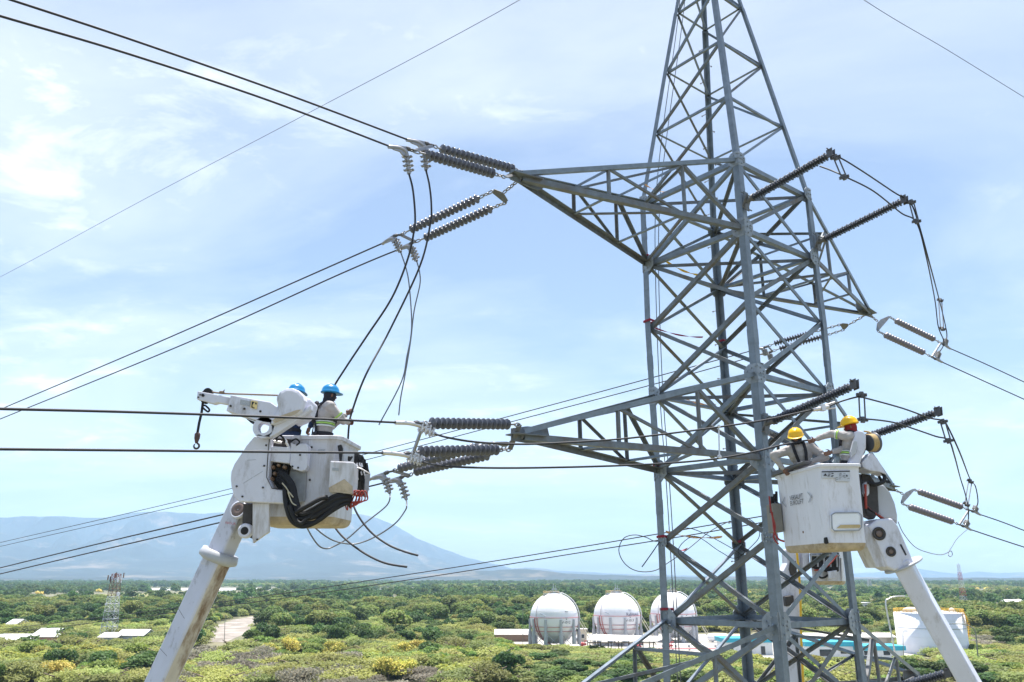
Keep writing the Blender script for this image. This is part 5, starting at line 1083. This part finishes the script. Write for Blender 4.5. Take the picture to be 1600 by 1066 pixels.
block('warehouse', 'low building with pale roof left of the leftmost spherical tank', 774, 829, 1003, 2.3, 8, BROWN, None, ROOFW, gable=1.4)
block('pump_house', 'small cream hut between the two leftmost spherical tanks', 905, 917, 1003, 4.0, 4, mat('cream render', (.58, .53, .42), .85), None, ROOFW, wins=((.5, 1.2, 1, 1.2),))
block('guard_house', 'small white-roofed hut behind the curved lamp post', 1345, 1372, 976, 3.2, 9, WALLW, None, PONDW, wins=((.5, 1, 1.6, 1.2),), gable=1.0)
block('guard_house', 'white two-storey house up the road from the tank yard', 1340, 1362, 958, 6.0, 10, WALLW, None, PONDW, wins=((.3, 3.5, 2, 1.2), (.7, 3.5, 2, 1.2)))
FARW = mat('far white wall', (.62, .58, .55), .8, 0, .15, .3); TERR = mat('terracotta wall', (.46, .27, .20), .85, 0, .15, .6)
block('house', 'house with terracotta gable and white roof at the lower left edge', 46, 87, 1010, 2.8, 12, TERR, None, PONDW, gable=2.2, wins=((.5, .8, 1.6, 1.2),))
block('house', 'long low shed with pale roof cut by the left edge of the picture', -30, 44, 1012, 2.0, 9, FARW, None, PONDW, gable=1.6)
block('shed_building', 'grey metal shed right of the lattice telecom mast', 180, 222, 1009, 3.0, 9, mat('grey metal wall', (.33, .36, .40), .5, .2, .15, 1), None, ROOFW, gable=1.6)
block('shed_building', 'grey metal shed at the foot of the lattice telecom mast', 152, 181, 1010, 2.6, 9, mat('grey metal wall', (.33, .36, .40)), None, ROOFW, gable=1.2)
for i, (a, b, py, lb) in enumerate(((556, 562, 953, 'tiny white house left of the others in the middle distance'), (598, 624, 952, 'pale long house among trees above the yellow bushes'), (574, 581, 951, 'small cream house between two dark conifers in the middle distance'), (636, 644, 950, 'small white house right of the long pale one'), (1570, 1602, 948, 'pale gabled house behind the parked cars at the right edge'), (505, 530, 922, 'low white building far off on the plain'), (8, 22, 990, 'grey corrugated roof poking from scrub at the left edge'))):
    block('house', lb, a, b, py, 3.4, 9, FARW, None, PONDW if i % 2 == 0 else ROOFW, gable=1.6, group='scattered houses')
# yard clutter
def pipe_rack(label, x0, x1, py, z, m, n=3):
    a, b = G(x0, py), G(x1, py); root = empty('pipe_rack', a, label, 'pipework', 'pipework in the tank yard')
    for k in range(n): mb = MB(); mb.tube([a+V(0, k*.7, z), b+V(0, k*.7, z)], .16, 6); mb.build('pipe', m, root)
    for k in range(6): p = a.lerp(b, k/5); mb = MB(); mb.abox(p.x-.1, p.x+.1, p.y-.2, p.y+n*.7, 0, z-.17); mb.build('support', COLG, root)
pipe_rack('white pipes on low supports in front of the rightmost spherical tank', 1036, 1140, 1012, .9, TANKW)
pipe_rack('pinkish pipes low beside the open shed', 1000, 1130, 1017, .6, TUBEP, 2)
pipe_rack('white pipes running past the leftmost spherical tank', 840, 925, 1016, .5, TANKW, 2)
def hydrant(label, px, py, s=1.):
    p = G(px, py); root = empty('pump_skid', p, label, 'pump', 'red pumps in the tank yard'); mb = MB(); mb.abox(p.x-1.6*s, p.x+1.6*s, p.y-.6, p.y+.6, .05, .3); mb.build('skid_base', COLG, root)
    mb = MB(); mb.lathe(p+V(-1.2*s, 0, 1.0), V(1, 0, 0), [(0, .5), (.1, .62), (1.4*s, .62), (1.5*s, .3), (2.3*s, .3)], 14); mb.tube([p+V(.6*s, 0, .3), p+V(.6*s, 0, 2.0), p+V(1.4*s, 0, 2.0)], .16, 6); mb.build('pump_body', RED, root)
hydrant('red pump unit between the two leftmost spherical tanks', 911, 1012); hydrant('red pump unit under the open shed roof', 997, 1016); hydrant('red pump unit at the foot of the rightmost spherical tank', 1046, 1014); hydrant('red pump unit in the yard behind the near pylon leg', 1247, 1018, 1.2)
def tank_h(label, px, py, L, r, m=TANKW):
    p = G(px, py); root = empty('drum', p, label, 'tank'); mb = MB(); mb.lathe(p+V(-L/2, 0, r+.4), V(1, 0, 0), [(-r*.5, .05), (-r*.35, r*.6), (0, r), (L, r), (L+r*.35, r*.6), (L+r*.5, .05)], 18); mb.build('drum_body', m, root)
    for s in (-.3, .3): mb = MB(); mb.abox(p.x+L*s-.2, p.x+L*s+.2, p.y-r*.7, p.y+r*.7, 0, r*.75); mb.build('saddle', COLG, root)
tank_h('small horizontal white tank right of the rightmost spherical tank', 1122, 1004, 6, 1.2); tank_h('small white horizontal tank in front of the leftmost sphere legs', 898, 1017, 2.6, .7)
# parked cars by the right edge
random.seed(11)
CC = [mat('car paint white', (.75, .75, .75), .3), mat('car paint grey', (.25, .26, .28), .3), mat('car paint dark', (.05, .05, .07), .25), mat('car paint red', (.35, .04, .04), .3)]
def car_mesh(m):
    mb = MB(); mb.prism([V(-2.1, -.85, .3), V(2.1, -.85, .3), V(2.1, -.85, .8), V(1.3, -.85, .95), V(.7, -.85, 1.45), V(-1.0, -.85, 1.45), V(-1.7, -.85, .98), V(-2.1, -.85, .9)], V(0, 1.7, 0))
    mb.m = 1; mb.prism([V(.62, -.87, 1.38), V(1.12, -.87, .98), V(-1.5, -.87, .98), V(-.98, -.87, 1.38)], V(0, 1.74, 0))
    for x in (-1.3, 1.3):
        for y in (-.88, .72): mb.lathe(V(x, y, .33), V(0, 1, 0), [(0, .33), (.16, .33)], 12, False)
    o = mb.build('parked_car', [m, BLACK]); me = o.data; bpy.data.objects.remove(o); return me
cms = [car_mesh(m) for m in CC]
for i in range(12):
    g = G(1536+i*6.3+random.uniform(-1, 1), 950+random.uniform(0, 2.2)); o = bpy.data.objects.new('parked_car', cms[random.choice((0, 0, 0, 1, 1, 2, 3))]); COL.objects.link(o); o.location = g; o.rotation_euler.z = random.choice((1.4, 1.6, .1, 3.0)); tag(o, 'tiny parked car in the pale car park at the right edge', 'car', 'cars in the far car park')
# ------------------------------------------------------------------ lattice masts
def mast(name, label, px, py, top, wb, wt, ncell, cols, d=None, dishes=True, cat='mast'):
    g = G(px, py) if d is None else V(ray(px, 900).x/ray(px, 900).y*d, d, 0); root = empty(name, g, label, cat)
    h = W(px, top, g.y).z
    cn = lambda k, c: g+V((wb+(wt-wb)*k/ncell)*(.5 if c in (0, 1) else -.5), (wb+(wt-wb)*k/ncell)*(.5 if c in (1, 2) else -.5), h*k/ncell)
    rl = max(.055, wb*.024)
    for k in range(ncell):
        mb = MB()
        for c in range(4):
            mb.tube([cn(k, c), cn(k+1, c)], rl, 5); mb.tube([cn(k, c), cn(k+1, (c+1) % 4)], rl*.62, 4); mb.tube([cn(k, (c+1) % 4), cn(k+1, c)], rl*.62, 4); mb.tube([cn(k+1, c), cn(k+1, (c+1) % 4)], rl*.7, 4)
        mb.build('mast_section', cols[int(k*len(cols)/ncell) % len(cols)], root)
    if dishes:
        for f, s, r in ((.70, 1, .7), (.55, -1, .5)):
            mb = MB(); p = g+V(s*(wb+(wt-wb)*f)*.6, -.6, h*f); mb.lathe(p, V(s*.3, -1, 0), [(-.35, .1), (-.2, r*.8), (.1, r), (.14, r*.95)], 14); mb.build('dish', TANKW, root)
        for k in range(7):
            mb = MB(); p = g+V(random.uniform(-1, 1)*wt, random.uniform(-1, 1)*wt, h*random.uniform(.84, .96)); mb.abox(p.x-.17, p.x+.17, p.y-.12, p.y+.12, p.z, p.z+1.7); mb.build('antenna_panel', random.choice((DARKIN, BROWN, TANKW)), root)
    mb = MB(); mb.tube([g+V(0, 0, h), g+V(0, 0, h*1.03)], rl, 5); mb.build('lightning_rod', DARKIN, root)
random.seed(4)
RUSTR = mat('faded mast red', (.22, .07, .05), .7, 0, .2, 1); MWH = mat('mast white', (.62, .62, .62), .6)
mast('telecom_mast', 'square lattice telecom mast with dishes and panels standing in scrub at lower left', 168, 1003, 897, 4.4, 2.2, 9, [MWH, COLG, MWH, BROWN, RUSTR])
mast('radio_mast', 'tall slim red and white lattice mast rising above the plain at far right', 1500, 941, 882, 4.0, 1.3, 11, [MWH, RED, MWH, RED, MWH], d=620, dishes=False)
mast('radio_mast', 'faint distant lattice mast near the horizon behind the right pylon leg', 1357, 925, 905, 9, 2.5, 8, [COLG], d=1250, dishes=False)
# ------------------------------------------------------------------ vegetation
def leaf_cloud(name, m, w, h, n, ls, lobes, droop=.0, flat=.7, seed=0, base=.12, mats=None, mfrac=0., trunk=True):
    """a crown of many small leaf sprays spread through uneven lobes"""
    g = np.random.default_rng(seed); L = []
    for k in range(lobes):
        a = g.uniform(0, 2*math.pi); r = w*.5*math.sqrt(g.uniform(0, 1))*.62; s = g.uniform(.28, .52)
        L.append((r*math.cos(a), r*math.sin(a), h*(base+.18+g.uniform(.05, .62)*(1-(r/(w*.5))**2*.6)), w*.5*s*1.15, h*s*.62))
    vs = np.zeros((n*4, 3)); mi = np.zeros(n, int)
    for i in range(n):
        c = L[g.integers(lobes)]; d = g.normal(size=3); d /= np.linalg.norm(d); rr = g.uniform(.35, 1)**.45
        if d[2] < -.35: d[2] *= -.6
        p = np.array(c[:3])+d*np.array([c[3], c[3], c[4]])*rr; p[2] = max(p[2]-droop*rr*abs(g.normal()), .1)
        nn = d*.55+np.array([0, 0, flat])+g.normal(size=3)*.55; nn /= np.linalg.norm(nn); t = np.cross(nn, g.normal(size=3)); t /= np.linalg.norm(t); b = np.cross(nn, t)
        s = ls*g.uniform(.5, 1.25); q = s*g.uniform(.35, .7)
        vs[4*i] = p-t*s; vs[4*i+1] = p+b*q; vs[4*i+2] = p+t*s; vs[4*i+3] = p-b*q
        if mfrac and g.uniform() < mfrac*(1.6 if p[2] > h*.5 else .7): mi[i] = 1
    me = bpy.data.meshes.new(name); me.from_pydata(vs.tolist(), [], [(4*i, 4*i+1, 4*i+2, 4*i+3) for i in range(n)])
    for x in (mats or [m]): me.materials.append(x)
    me.polygons.foreach_set('material_index', mi.tolist()); me.update(); return me
BARK = mat('grey bark', (.16, .12, .09), .9, 0, .2, 3)
def trunk_mesh(h, r, w, seed=0, limbs=5):
    g = np.random.default_rng(seed); mb = MB(); top = V(g.normal()*.2, g.normal()*.2, h*.5); mb.tube([V(0, 0, -.2), V(.05, 0, h*.2), top], [r*1.25, r, r*.75], 7)
    for k in range(limbs):
        a = 2*math.pi*k/limbs+g.uniform(-.4, .4); mb.tube(smooth_path([top.lerp(V(0, 0, h*.25), g.uniform(0, .6)), V(math.cos(a)*w*.18, math.sin(a)*w*.18, h*.6), V(math.cos(a)*w*.36, math.sin(a)*w*.36, h*.8)], 3), [r*.6]*3+[r*.4]*2+[r*.25]*2, 5)
    o = mb.build('trunk', BARK); me = o.data; bpy.data.objects.remove(o); return me
def LF(n, c, v=.25, rn=.28):
    m = mat(n, c, .7, 0, v, .9, rnd=rn); t = m.node_tree; b = t.nodes['Principled BSDF']; o = t.nodes['Material Output']
    tr = N(t, 'ShaderNodeBsdfTranslucent'); ad = N(t, 'ShaderNodeMixShader'); ad.inputs[0].default_value = .42
    t.links.new(b.inputs['Base Color'].links[0].from_socket, tr.inputs[0]); t.links.new(b.outputs[0], ad.inputs[1]); t.links.new(tr.outputs[0], ad.inputs[2]); t.links.new(ad.outputs[0], o.inputs[0]); return m
PALE = LF('feathery pale leaves', (.31, .345, .095)); OLIVE = LF('olive leaves', (.22, .25, .07)); DARKG = LF('dark leaves', (.075, .14, .03)); MIDG = LF('bright green leaves', (.17, .25, .045)); GREY = LF('grey leafless twigs', (.30, .275, .205), .2, .2)
FLOW = LF('yellow blossom', (.78, .66, .17), .25, .12); LIMEG = LF('yellowish leaves', (.36, .36, .06))
KIND = {}
def kind(k, m, w, h, n, ls, lobes, nv=3, **kw):
    KIND[k] = [(leaf_cloud('crown', m, w, h, n, ls, lobes, seed=hash(k) % 1000+7*i if False else sum(map(ord, k))+7*i, **kw), trunk_mesh(h, .14 if w < 9 else .35, w, i)) for i in range(nv)]
kind('feathery', PALE, 11, 3.3, 4200, .27, 19, droop=.3, flat=1.0, base=.0)
kind('olive', OLIVE, 9.0, 3.4, 3300, .29, 15, flat=.9, base=.0)
kind('dark', DARKG, 6.0, 4.4, 2000, .36, 10, flat=.6)
kind('mid', MIDG, 6.0, 3.2, 2300, .30, 11, flat=.8, base=.05)
kind('grey', GREY, 8.0, 2.8, 1700, .26, 14, flat=.1, base=.0)
kind('yellow', FLOW, 6.4, 4.2, 1300, .27, 13, flat=.5, mats=[FLOW, LIMEG, MIDG], mfrac=.38)
kind('lime', LIMEG, 6.0, 2.8, 1500, .32, 8, flat=.8, mats=[LIMEG, PALE], mfrac=.3)
kind('big', DARKG, 15.0, 11.0, 9000, .42, 26, nv=2, flat=.6, mats=[DARKG, MIDG], mfrac=.25)
kind('round', MIDG, 9.0, 7.0, 3600, .42, 14, nv=2, flat=.7, mats=[MIDG, OLIVE], mfrac=.4)
def conifer_mesh(seed):
    g = np.random.default_rng(seed); n = 900; vs = []
    for i in range(n):
        t = g.uniform(0, 1); z = 1.2+t*8.6; r = (1-t)**.7*1.7*g.uniform(.5, 1); a = g.uniform(0, 6.28); p = np.array([r*math.cos(a), r*math.sin(a), z]); d = np.array([math.cos(a), math.sin(a), -.3]); s = .38*g.uniform(.5, 1.2); b = np.array([-math.sin(a), math.cos(a), g.normal()*.5])*s*.4
        vs += [p-d*s, p+b, p+d*s, p-b]
    me = bpy.data.meshes.new('crown'); me.from_pydata([tuple(v) for v in vs], [], [(4*i, 4*i+1, 4*i+2, 4*i+3) for i in range(n)]); me.materials.append(DARKG); return me
def palm_mesh(seed):
    g = np.random.default_rng(seed); mb = MB(); top = V(0, 0, 8.2)
    for k in range(16):
        a = 2*math.pi*k/16+g.uniform(-.15, .15); el = g.uniform(-.2, .9); pts = [top+V(math.cos(a)*s*2.9*math.cos(el*(1-s*.3)), math.sin(a)*s*2.9*math.cos(el*(1-s*.3)), 2.2*math.sin(el)*s-1.9*s*s) for s in np.linspace(0, 1, 6)]
        for i in range(5):
            w0 = .34*math.sin(math.pi*(i/5*.85+.12)); w1 = .34*math.sin(math.pi*((i+1)/5*.85+.12)); t = V(-math.sin(a), math.cos(a), 0)
            mb.add([pts[i]-t*w0-V(0, 0, w0*.5), pts[i], pts[i+1], pts[i+1]-t*w1-V(0, 0, w1*.5)], [(0, 1, 2, 3)]); mb.add([pts[i], pts[i]+t*w0-V(0, 0, w0*.5), pts[i+1]+t*w1-V(0, 0, w1*.5), pts[i+1]], [(0, 1, 2, 3)])
    o = mb.build('crown', DARKG); me = o.data; bpy.data.objects.remove(o); return me
def stem_mesh(h, r):
    mb = MB(); mb.tube([V(0, 0, -.2), V(.15, 0, h*.5), V(0, 0, h)], [r*1.3, r, r*.8], 7); o = mb.build('trunk', BARK); me = o.data; bpy.data.objects.remove(o); return me
KIND['conifer'] = [(conifer_mesh(i), stem_mesh(9, .16)) for i in range(2)]; KIND['palm'] = [(palm_mesh(i), stem_mesh(8.2, .19)) for i in range(2)]
def tree(name, k, p, label, group, s=1., sz=None, v=None, cat='tree'):
    cr, tr = KIND[k][random.randrange(len(KIND[k])) if v is None else v]
    r = bpy.data.objects.new(name, None); COL.objects.link(r); r.location = (p.x, p.y, 0); r.rotation_euler.z = random.uniform(0, 6.28); r.scale = (s, s, sz or s); tag(r, label, cat, group)
    for n_, me in (('crown', cr), ('trunk', tr)):
        o = bpy.data.objects.new(n_, me); COL.objects.link(o); o.parent = r
    return r
random.seed(21)
taken = []
def put(name, k, px, py, label, group=None, s=1., sz=None, cat='tree'):
    p = G(px, py); taken.append((p.x, p.y, 4.2*s if k != 'big' else 8))
    if k == 'yellow' and py > 1015: taken.extend([(p.x*(1-q/p.y), p.y-q, 3.6) for q in (6., 11.)]); return tree(name, k, p, label, group, s, sz, None, cat)
put('broad_tree', 'big', 734, 1004, 'single large dense dark green tree with rounded crown left of the spherical tanks', s=1.0, sz=.95)
# yellow flowering bushes that can be told apart
for px, py, s, lb in ((452, 1024, 1.0, 'tall golden flowering bush right of the left boom'), (519, 1030, 1.0, 'round golden flowering bush below the cut cable ends'), (630, 1028, .9, 'left half of the long golden bush row at bottom centre'), (648, 1024, .9, 'right half of the long golden bush row at bottom centre'), (664, 1020, .75, 'small upright golden bush ending the row at bottom centre'), (607, 1062, 1.0, 'pale yellow flowering bush at the bottom edge in the middle'), (630, 1063, .9, 'second pale yellow bush at the bottom edge in the middle'), (86, 1064, .9, 'golden flowering bush in the lower left corner'), (100, 1060, .8, 'smaller golden bush beside the one in the lower left corner'), (185, 1056, .7, 'dotted yellow bush left of the left boom at the bottom'), (235, 945, 1.6, 'orange-yellow flowering tree by itself in the left plain')):
    put('yellow_bush', 'yellow', px, py, lb, 'yellow flowering bushes', s*1.2, s*1.15, 'bush')
for i in range(46):
    x, y = random.choice(((random.uniform(460, 640), random.uniform(936, 944)), (random.uniform(620, 690), random.uniform(955, 961)), (random.uniform(730, 822), random.uniform(952, 964)), (random.uniform(735, 800), random.uniform(950, 956)), (random.uniform(1000, 1090), random.uniform(950, 962)), (random.uniform(1440, 1600), random.uniform(985, 1010))))
    put('yellow_bush', 'yellow', x, y, 'small far yellow flowering bush in the blossom strips on the plain', 'far yellow bushes', random.uniform(1.3, 2.0), None, 'bush')
for px, py in ((1215, 968), (1232, 966), (1205, 972), (1190, 965), (1530, 953), (1553, 949), (1110, 962), (1380, 965)): put('palm_tree', 'palm', px, py, 'dark feathery palm standing above the green scrub near the pylon', 'palms on the plain', random.uniform(1, 1.4))
for i in range(60):
    x, y = random.choice(((random.uniform(420, 760), random.uniform(927, 945)), (random.uniform(420, 520), random.uniform(922, 930)), (random.uniform(800, 920), random.uniform(938, 962)), (random.uniform(120, 420), random.uniform(921, 925)), (random.uniform(900, 1000), random.uniform(945, 960))))
    put('conifer_tree', 'conifer', x, y, 'narrow dark conifer among the far scrub', 'far conifers on the plain', random.uniform(.9, 1.5))
BL = (( 'feathery', 'feathery_bush', 'pale green feathery bush in the near scrub', 'pale feathery bushes'), ('olive', 'olive_bush', 'olive green spreading bush in the near scrub', 'olive bushes'), ('dark', 'dark_bush', 'dark green dense bush in the near scrub', 'dark green bushes'), ('mid', 'green_bush', 'bright green low bush in the near scrub', 'bright green bushes'), ('grey', 'leafless_bush', 'grey leafless thicket in the near scrub', 'grey leafless thickets'), ('round', 'round_tree', 'round green tree on the plain beyond the tank yard', 'round trees'), ('lime', 'lime_bush', 'yellowish green low bush in the near scrub', 'yellowish bushes'))
def zone(x, y):                             # what grows where: patches, not rows
    n_ = noise.fractal(V(x*.011, y*.0065, 3.1), 1, 2, 4); m_ = noise.fractal(V(x*.028+40, y*.016, 9.2), 1, 2, 3); d = math.hypot(x, y); u = random.random()
    gp = G(800, 1030)
    if n_ < -.36 and d < 420: return 'grey' if u < .6 else 'feathery'
    if m_ > .20: return ('dark', 'mid', 'dark', 'olive')[int(u*4)]
    if m_ < -.33: return 'lime' if u < .5 else 'mid'
    return ('feathery', 'feathery', 'olive', 'feathery', 'mid', 'olive')[int(u*6)]
FREE = [([(770, 1013), (1000, 1020), (1130, 1032), (1255, 1044), (1480, 1042), (1480, 1030), (1380, 1003), (1180, 988), (930, 988), (770, 998)]), ([(296, 1022), (372, 1022), (400, 1000), (412, 980), (440, 963), (398, 961), (358, 967), (330, 976), (315, 990)]), ([(1528, 956), (1600, 958), (1700, 958), (1690, 949), (1600, 948), (1530, 949)]), ([(-40, 1017), (95, 1016), (95, 1006), (-40, 1006)]), ([(148, 1015), (226, 1014), (226, 1004), (148, 1004)]), ([(1335, 980), (1376, 980), (1366, 955), (1335, 955)])]
FREE += [[(225, 926), (440, 925), (432, 918.6), (235, 919)], [(550, 925), (670, 924), (668, 920), (556, 920)], [(60, 940), (270, 939), (420, 934), (500, 926), (300, 926), (90, 930)]]
FREE = [[(G(*p).x, G(*p).y) for p in f] for f in FREE]
def inside(x, y):
    for f in FREE:
        c = False; n = len(f)
        for i in range(n):
            (x0, y0), (x1, y1) = f[i], f[i-1]
            if (y0 > y) != (y1 > y) and x < (x1-x0)*(y-y0)/(y1-y0)+x0: c = not c
        if c: return True
    return any((x-a)**2+(y-b)**2 < r*r for a, b, r in taken)
# the nearest bushes, one by one
random.seed(31); cnt = {}; k = 0
cand = []
for i in range(2600):
    d = 170+(i/2600)*150; a = R(random.uniform(-35, 35)); cand.append((d*math.tan(a), d))
near = []
for x, y in cand:
    if inside(x, y) or any((x-a)**2+(y-b)**2 < 4.6**2 for a, b in near): continue
    near.append((x, y))
for x, y in near:
    kd = zone(x, y); pxx = 800+F*x/(y*CP-H*SP); low = .5 if 800 < pxx < 1130 else .72 if pxx >= 1130 else 1.
    if cnt.get(kd, 0) >= 150 or len(near) and sum(cnt.values()) > 700: continue
    cnt[kd] = cnt.get(kd, 0)+1; _, nm, lb, gr = [b for b in BL if b[0] == kd][0]
    s = random.uniform(.75, 1.45); tree(nm, kd, V(x, y, 0), lb, gr, s, s*random.uniform(.7, 1.15)*low, None, 'bush'); taken.append((x, y, 2.6))
for i in range(90):
    x, y = random.uniform(1080, 1600), random.uniform(945, 985)
    if 1390 < x < 1520 and y > 966: continue
    g = G(x, y)
    if inside(g.x, g.y): continue
    tree('round_tree', 'round', g, BL[5][2], BL[5][3], random.uniform(.7, 1.2), None, None); taken.append((g.x, g.y, 4))
# everything beyond: one mass of scrub
def mass(name, pts, kinds):
    me = bpy.data.meshes.new(name); me.from_pydata([p[:3] for p in pts], [], [])
    for an, ty, ix in (('scl', 'FLOAT', 3), ('rot', 'FLOAT', 4), ('idx', 'INT', 5), ('sz', 'FLOAT', 6)):
        at = me.attributes.new(an, ty, 'POINT'); at.data.foreach_set('value', [p[ix] for p in pts])
    o = bpy.data.objects.new(name, me); COL.objects.link(o); tag(o, kind='stuff')
    g = bpy.data.node_groups.new(name, 'GeometryNodeTree'); g.interface.new_socket('Geometry', in_out='INPUT', socket_type='NodeSocketGeometry'); g.interface.new_socket('Geometry', in_out='OUTPUT', socket_type='NodeSocketGeometry')
    gi = N(g, 'NodeGroupInput'); go = N(g, 'NodeGroupOutput'); jn = N(g, 'GeometryNodeJoinGeometry'); mp = N(g, 'GeometryNodeMeshToPoints'); g.links.new(gi.outputs[0], mp.inputs[0])
    def attr(n_, t_):
        a = N(g, 'GeometryNodeInputNamedAttribute', data_type=t_); a.inputs['Name'].default_value = n_; return a
    ai, asc, ar, az = attr('idx', 'INT'), attr('scl', 'FLOAT'), attr('rot', 'FLOAT'), attr('sz', 'FLOAT')
    cr = N(g, 'ShaderNodeCombineXYZ'); g.links.new(ar.outputs['Attribute'], cr.inputs[2]); cs_ = N(g, 'ShaderNodeCombineXYZ')
    for q in (0, 1): g.links.new(asc.outputs['Attribute'], cs_.inputs[q])
    g.links.new(az.outputs['Attribute'], cs_.inputs[2])
    for i, mesh in enumerate(kinds):
        po = bpy.data.objects.new('bush_source', mesh)
        oi = N(g, 'GeometryNodeObjectInfo'); oi.inputs['Object'].default_value = po; oi.inputs['As Instance'].default_value = True
        ip = N(g, 'GeometryNodeInstanceOnPoints'); eq = N(g, 'FunctionNodeCompare', data_type='INT', operation='EQUAL'); g.links.new(ai.outputs['Attribute'], eq.inputs[2]); eq.inputs[3].default_value = i
        g.links.new(mp.outputs[0], ip.inputs['Points']); g.links.new(eq.outputs[0], ip.inputs['Selection']); g.links.new(oi.outputs['Geometry'], ip.inputs['Instance']); g.links.new(cr.outputs[0], ip.inputs['Rotation']); g.links.new(cs_.outputs[0], ip.inputs['Scale']); g.links.new(ip.outputs[0], jn.inputs[0])
    g.links.new(jn.outputs[0], go.inputs[0]); md = o.modifiers.new('scatter', 'NODES'); md.node_group = g; return o
order = ['feathery', 'olive', 'dark', 'mid', 'grey', 'lime', 'round']; srcs = []; ixs = {}
for k in order:
    ixs[k] = []
    for cr, tr in KIND[k]: ixs[k].append(len(srcs)); srcs.append(cr)
def lite(k, m, w, h, n, ls, lobes, **kw): ixs[k] = []; [ (ixs[k].append(len(srcs)), srcs.append(leaf_cloud('crown', m, w, h, n, ls, lobes, seed=i+sum(map(ord, k)), **kw))) for i in range(2)]
lite('f_olive', OLIVE, 11, 5.0, 420, .85, 9, flat=.8); lite('f_dark', DARKG, 11, 6.5, 420, .9, 9, flat=.7); lite('f_mid', MIDG, 11, 5.5, 420, .85, 9, flat=.7); lite('f_yel', FLOW, 8, 4.5, 260, .7, 6, flat=.6)
random.seed(77); pts = []
def addp(x, y, k, s, q=1.): pts.append((x, y, 0., s, random.uniform(0, 6.28), random.choice(ixs[k]), s*q))
for i in range(12500):                       # 175 m to 620 m, patchy
    y = math.sqrt(random.uniform(172**2, 620**2)); x = y*math.tan(R(random.uniform(-36, 36)))
    if inside(x, y): continue
    k = zone(x, y); s = random.uniform(.65, 1.4)
    b_ = noise.noise(V(x*.007+5, y*.004, 2.2))
    if y > 330 and random.random() < (.75 if b_ > .12 else .12): k = random.choice(('round', 'round', 'dark', 'dark', 'olive')); s *= 1.05 if k != 'dark' else 1.35
    pxx = 800+F*x/(y*CP-H*SP); addp(x, y, k, s, random.uniform(.7, 1.1)*(.5 if y < 330 and 800 < pxx < 1130 else .75 if y < 330 and pxx >= 1130 else 1.))
for i in range(19000):
    y = math.sqrt(random.uniform(600**2, 3600**2)); x = y*math.tan(R(random.uniform(-36, 36)))
    if inside(x, y): continue
    n_ = noise.fractal(V(x*.003, y*.0016, 1.7), 1, 2, 4)
    if n_ < -.5: continue
    k = 'f_dark' if n_ > -.12 else 'f_mid' if random.random() < .5 else 'f_olive'
    if noise.noise(V(x*.006+9, y*.003, 4)) > .52 and y < 1500: k = 'f_yel'
    addp(x, y, k, random.uniform(.7, 1.4)*(1+y/6000), random.uniform(.8, 1.2))
mass('scrubland', pts, srcs)
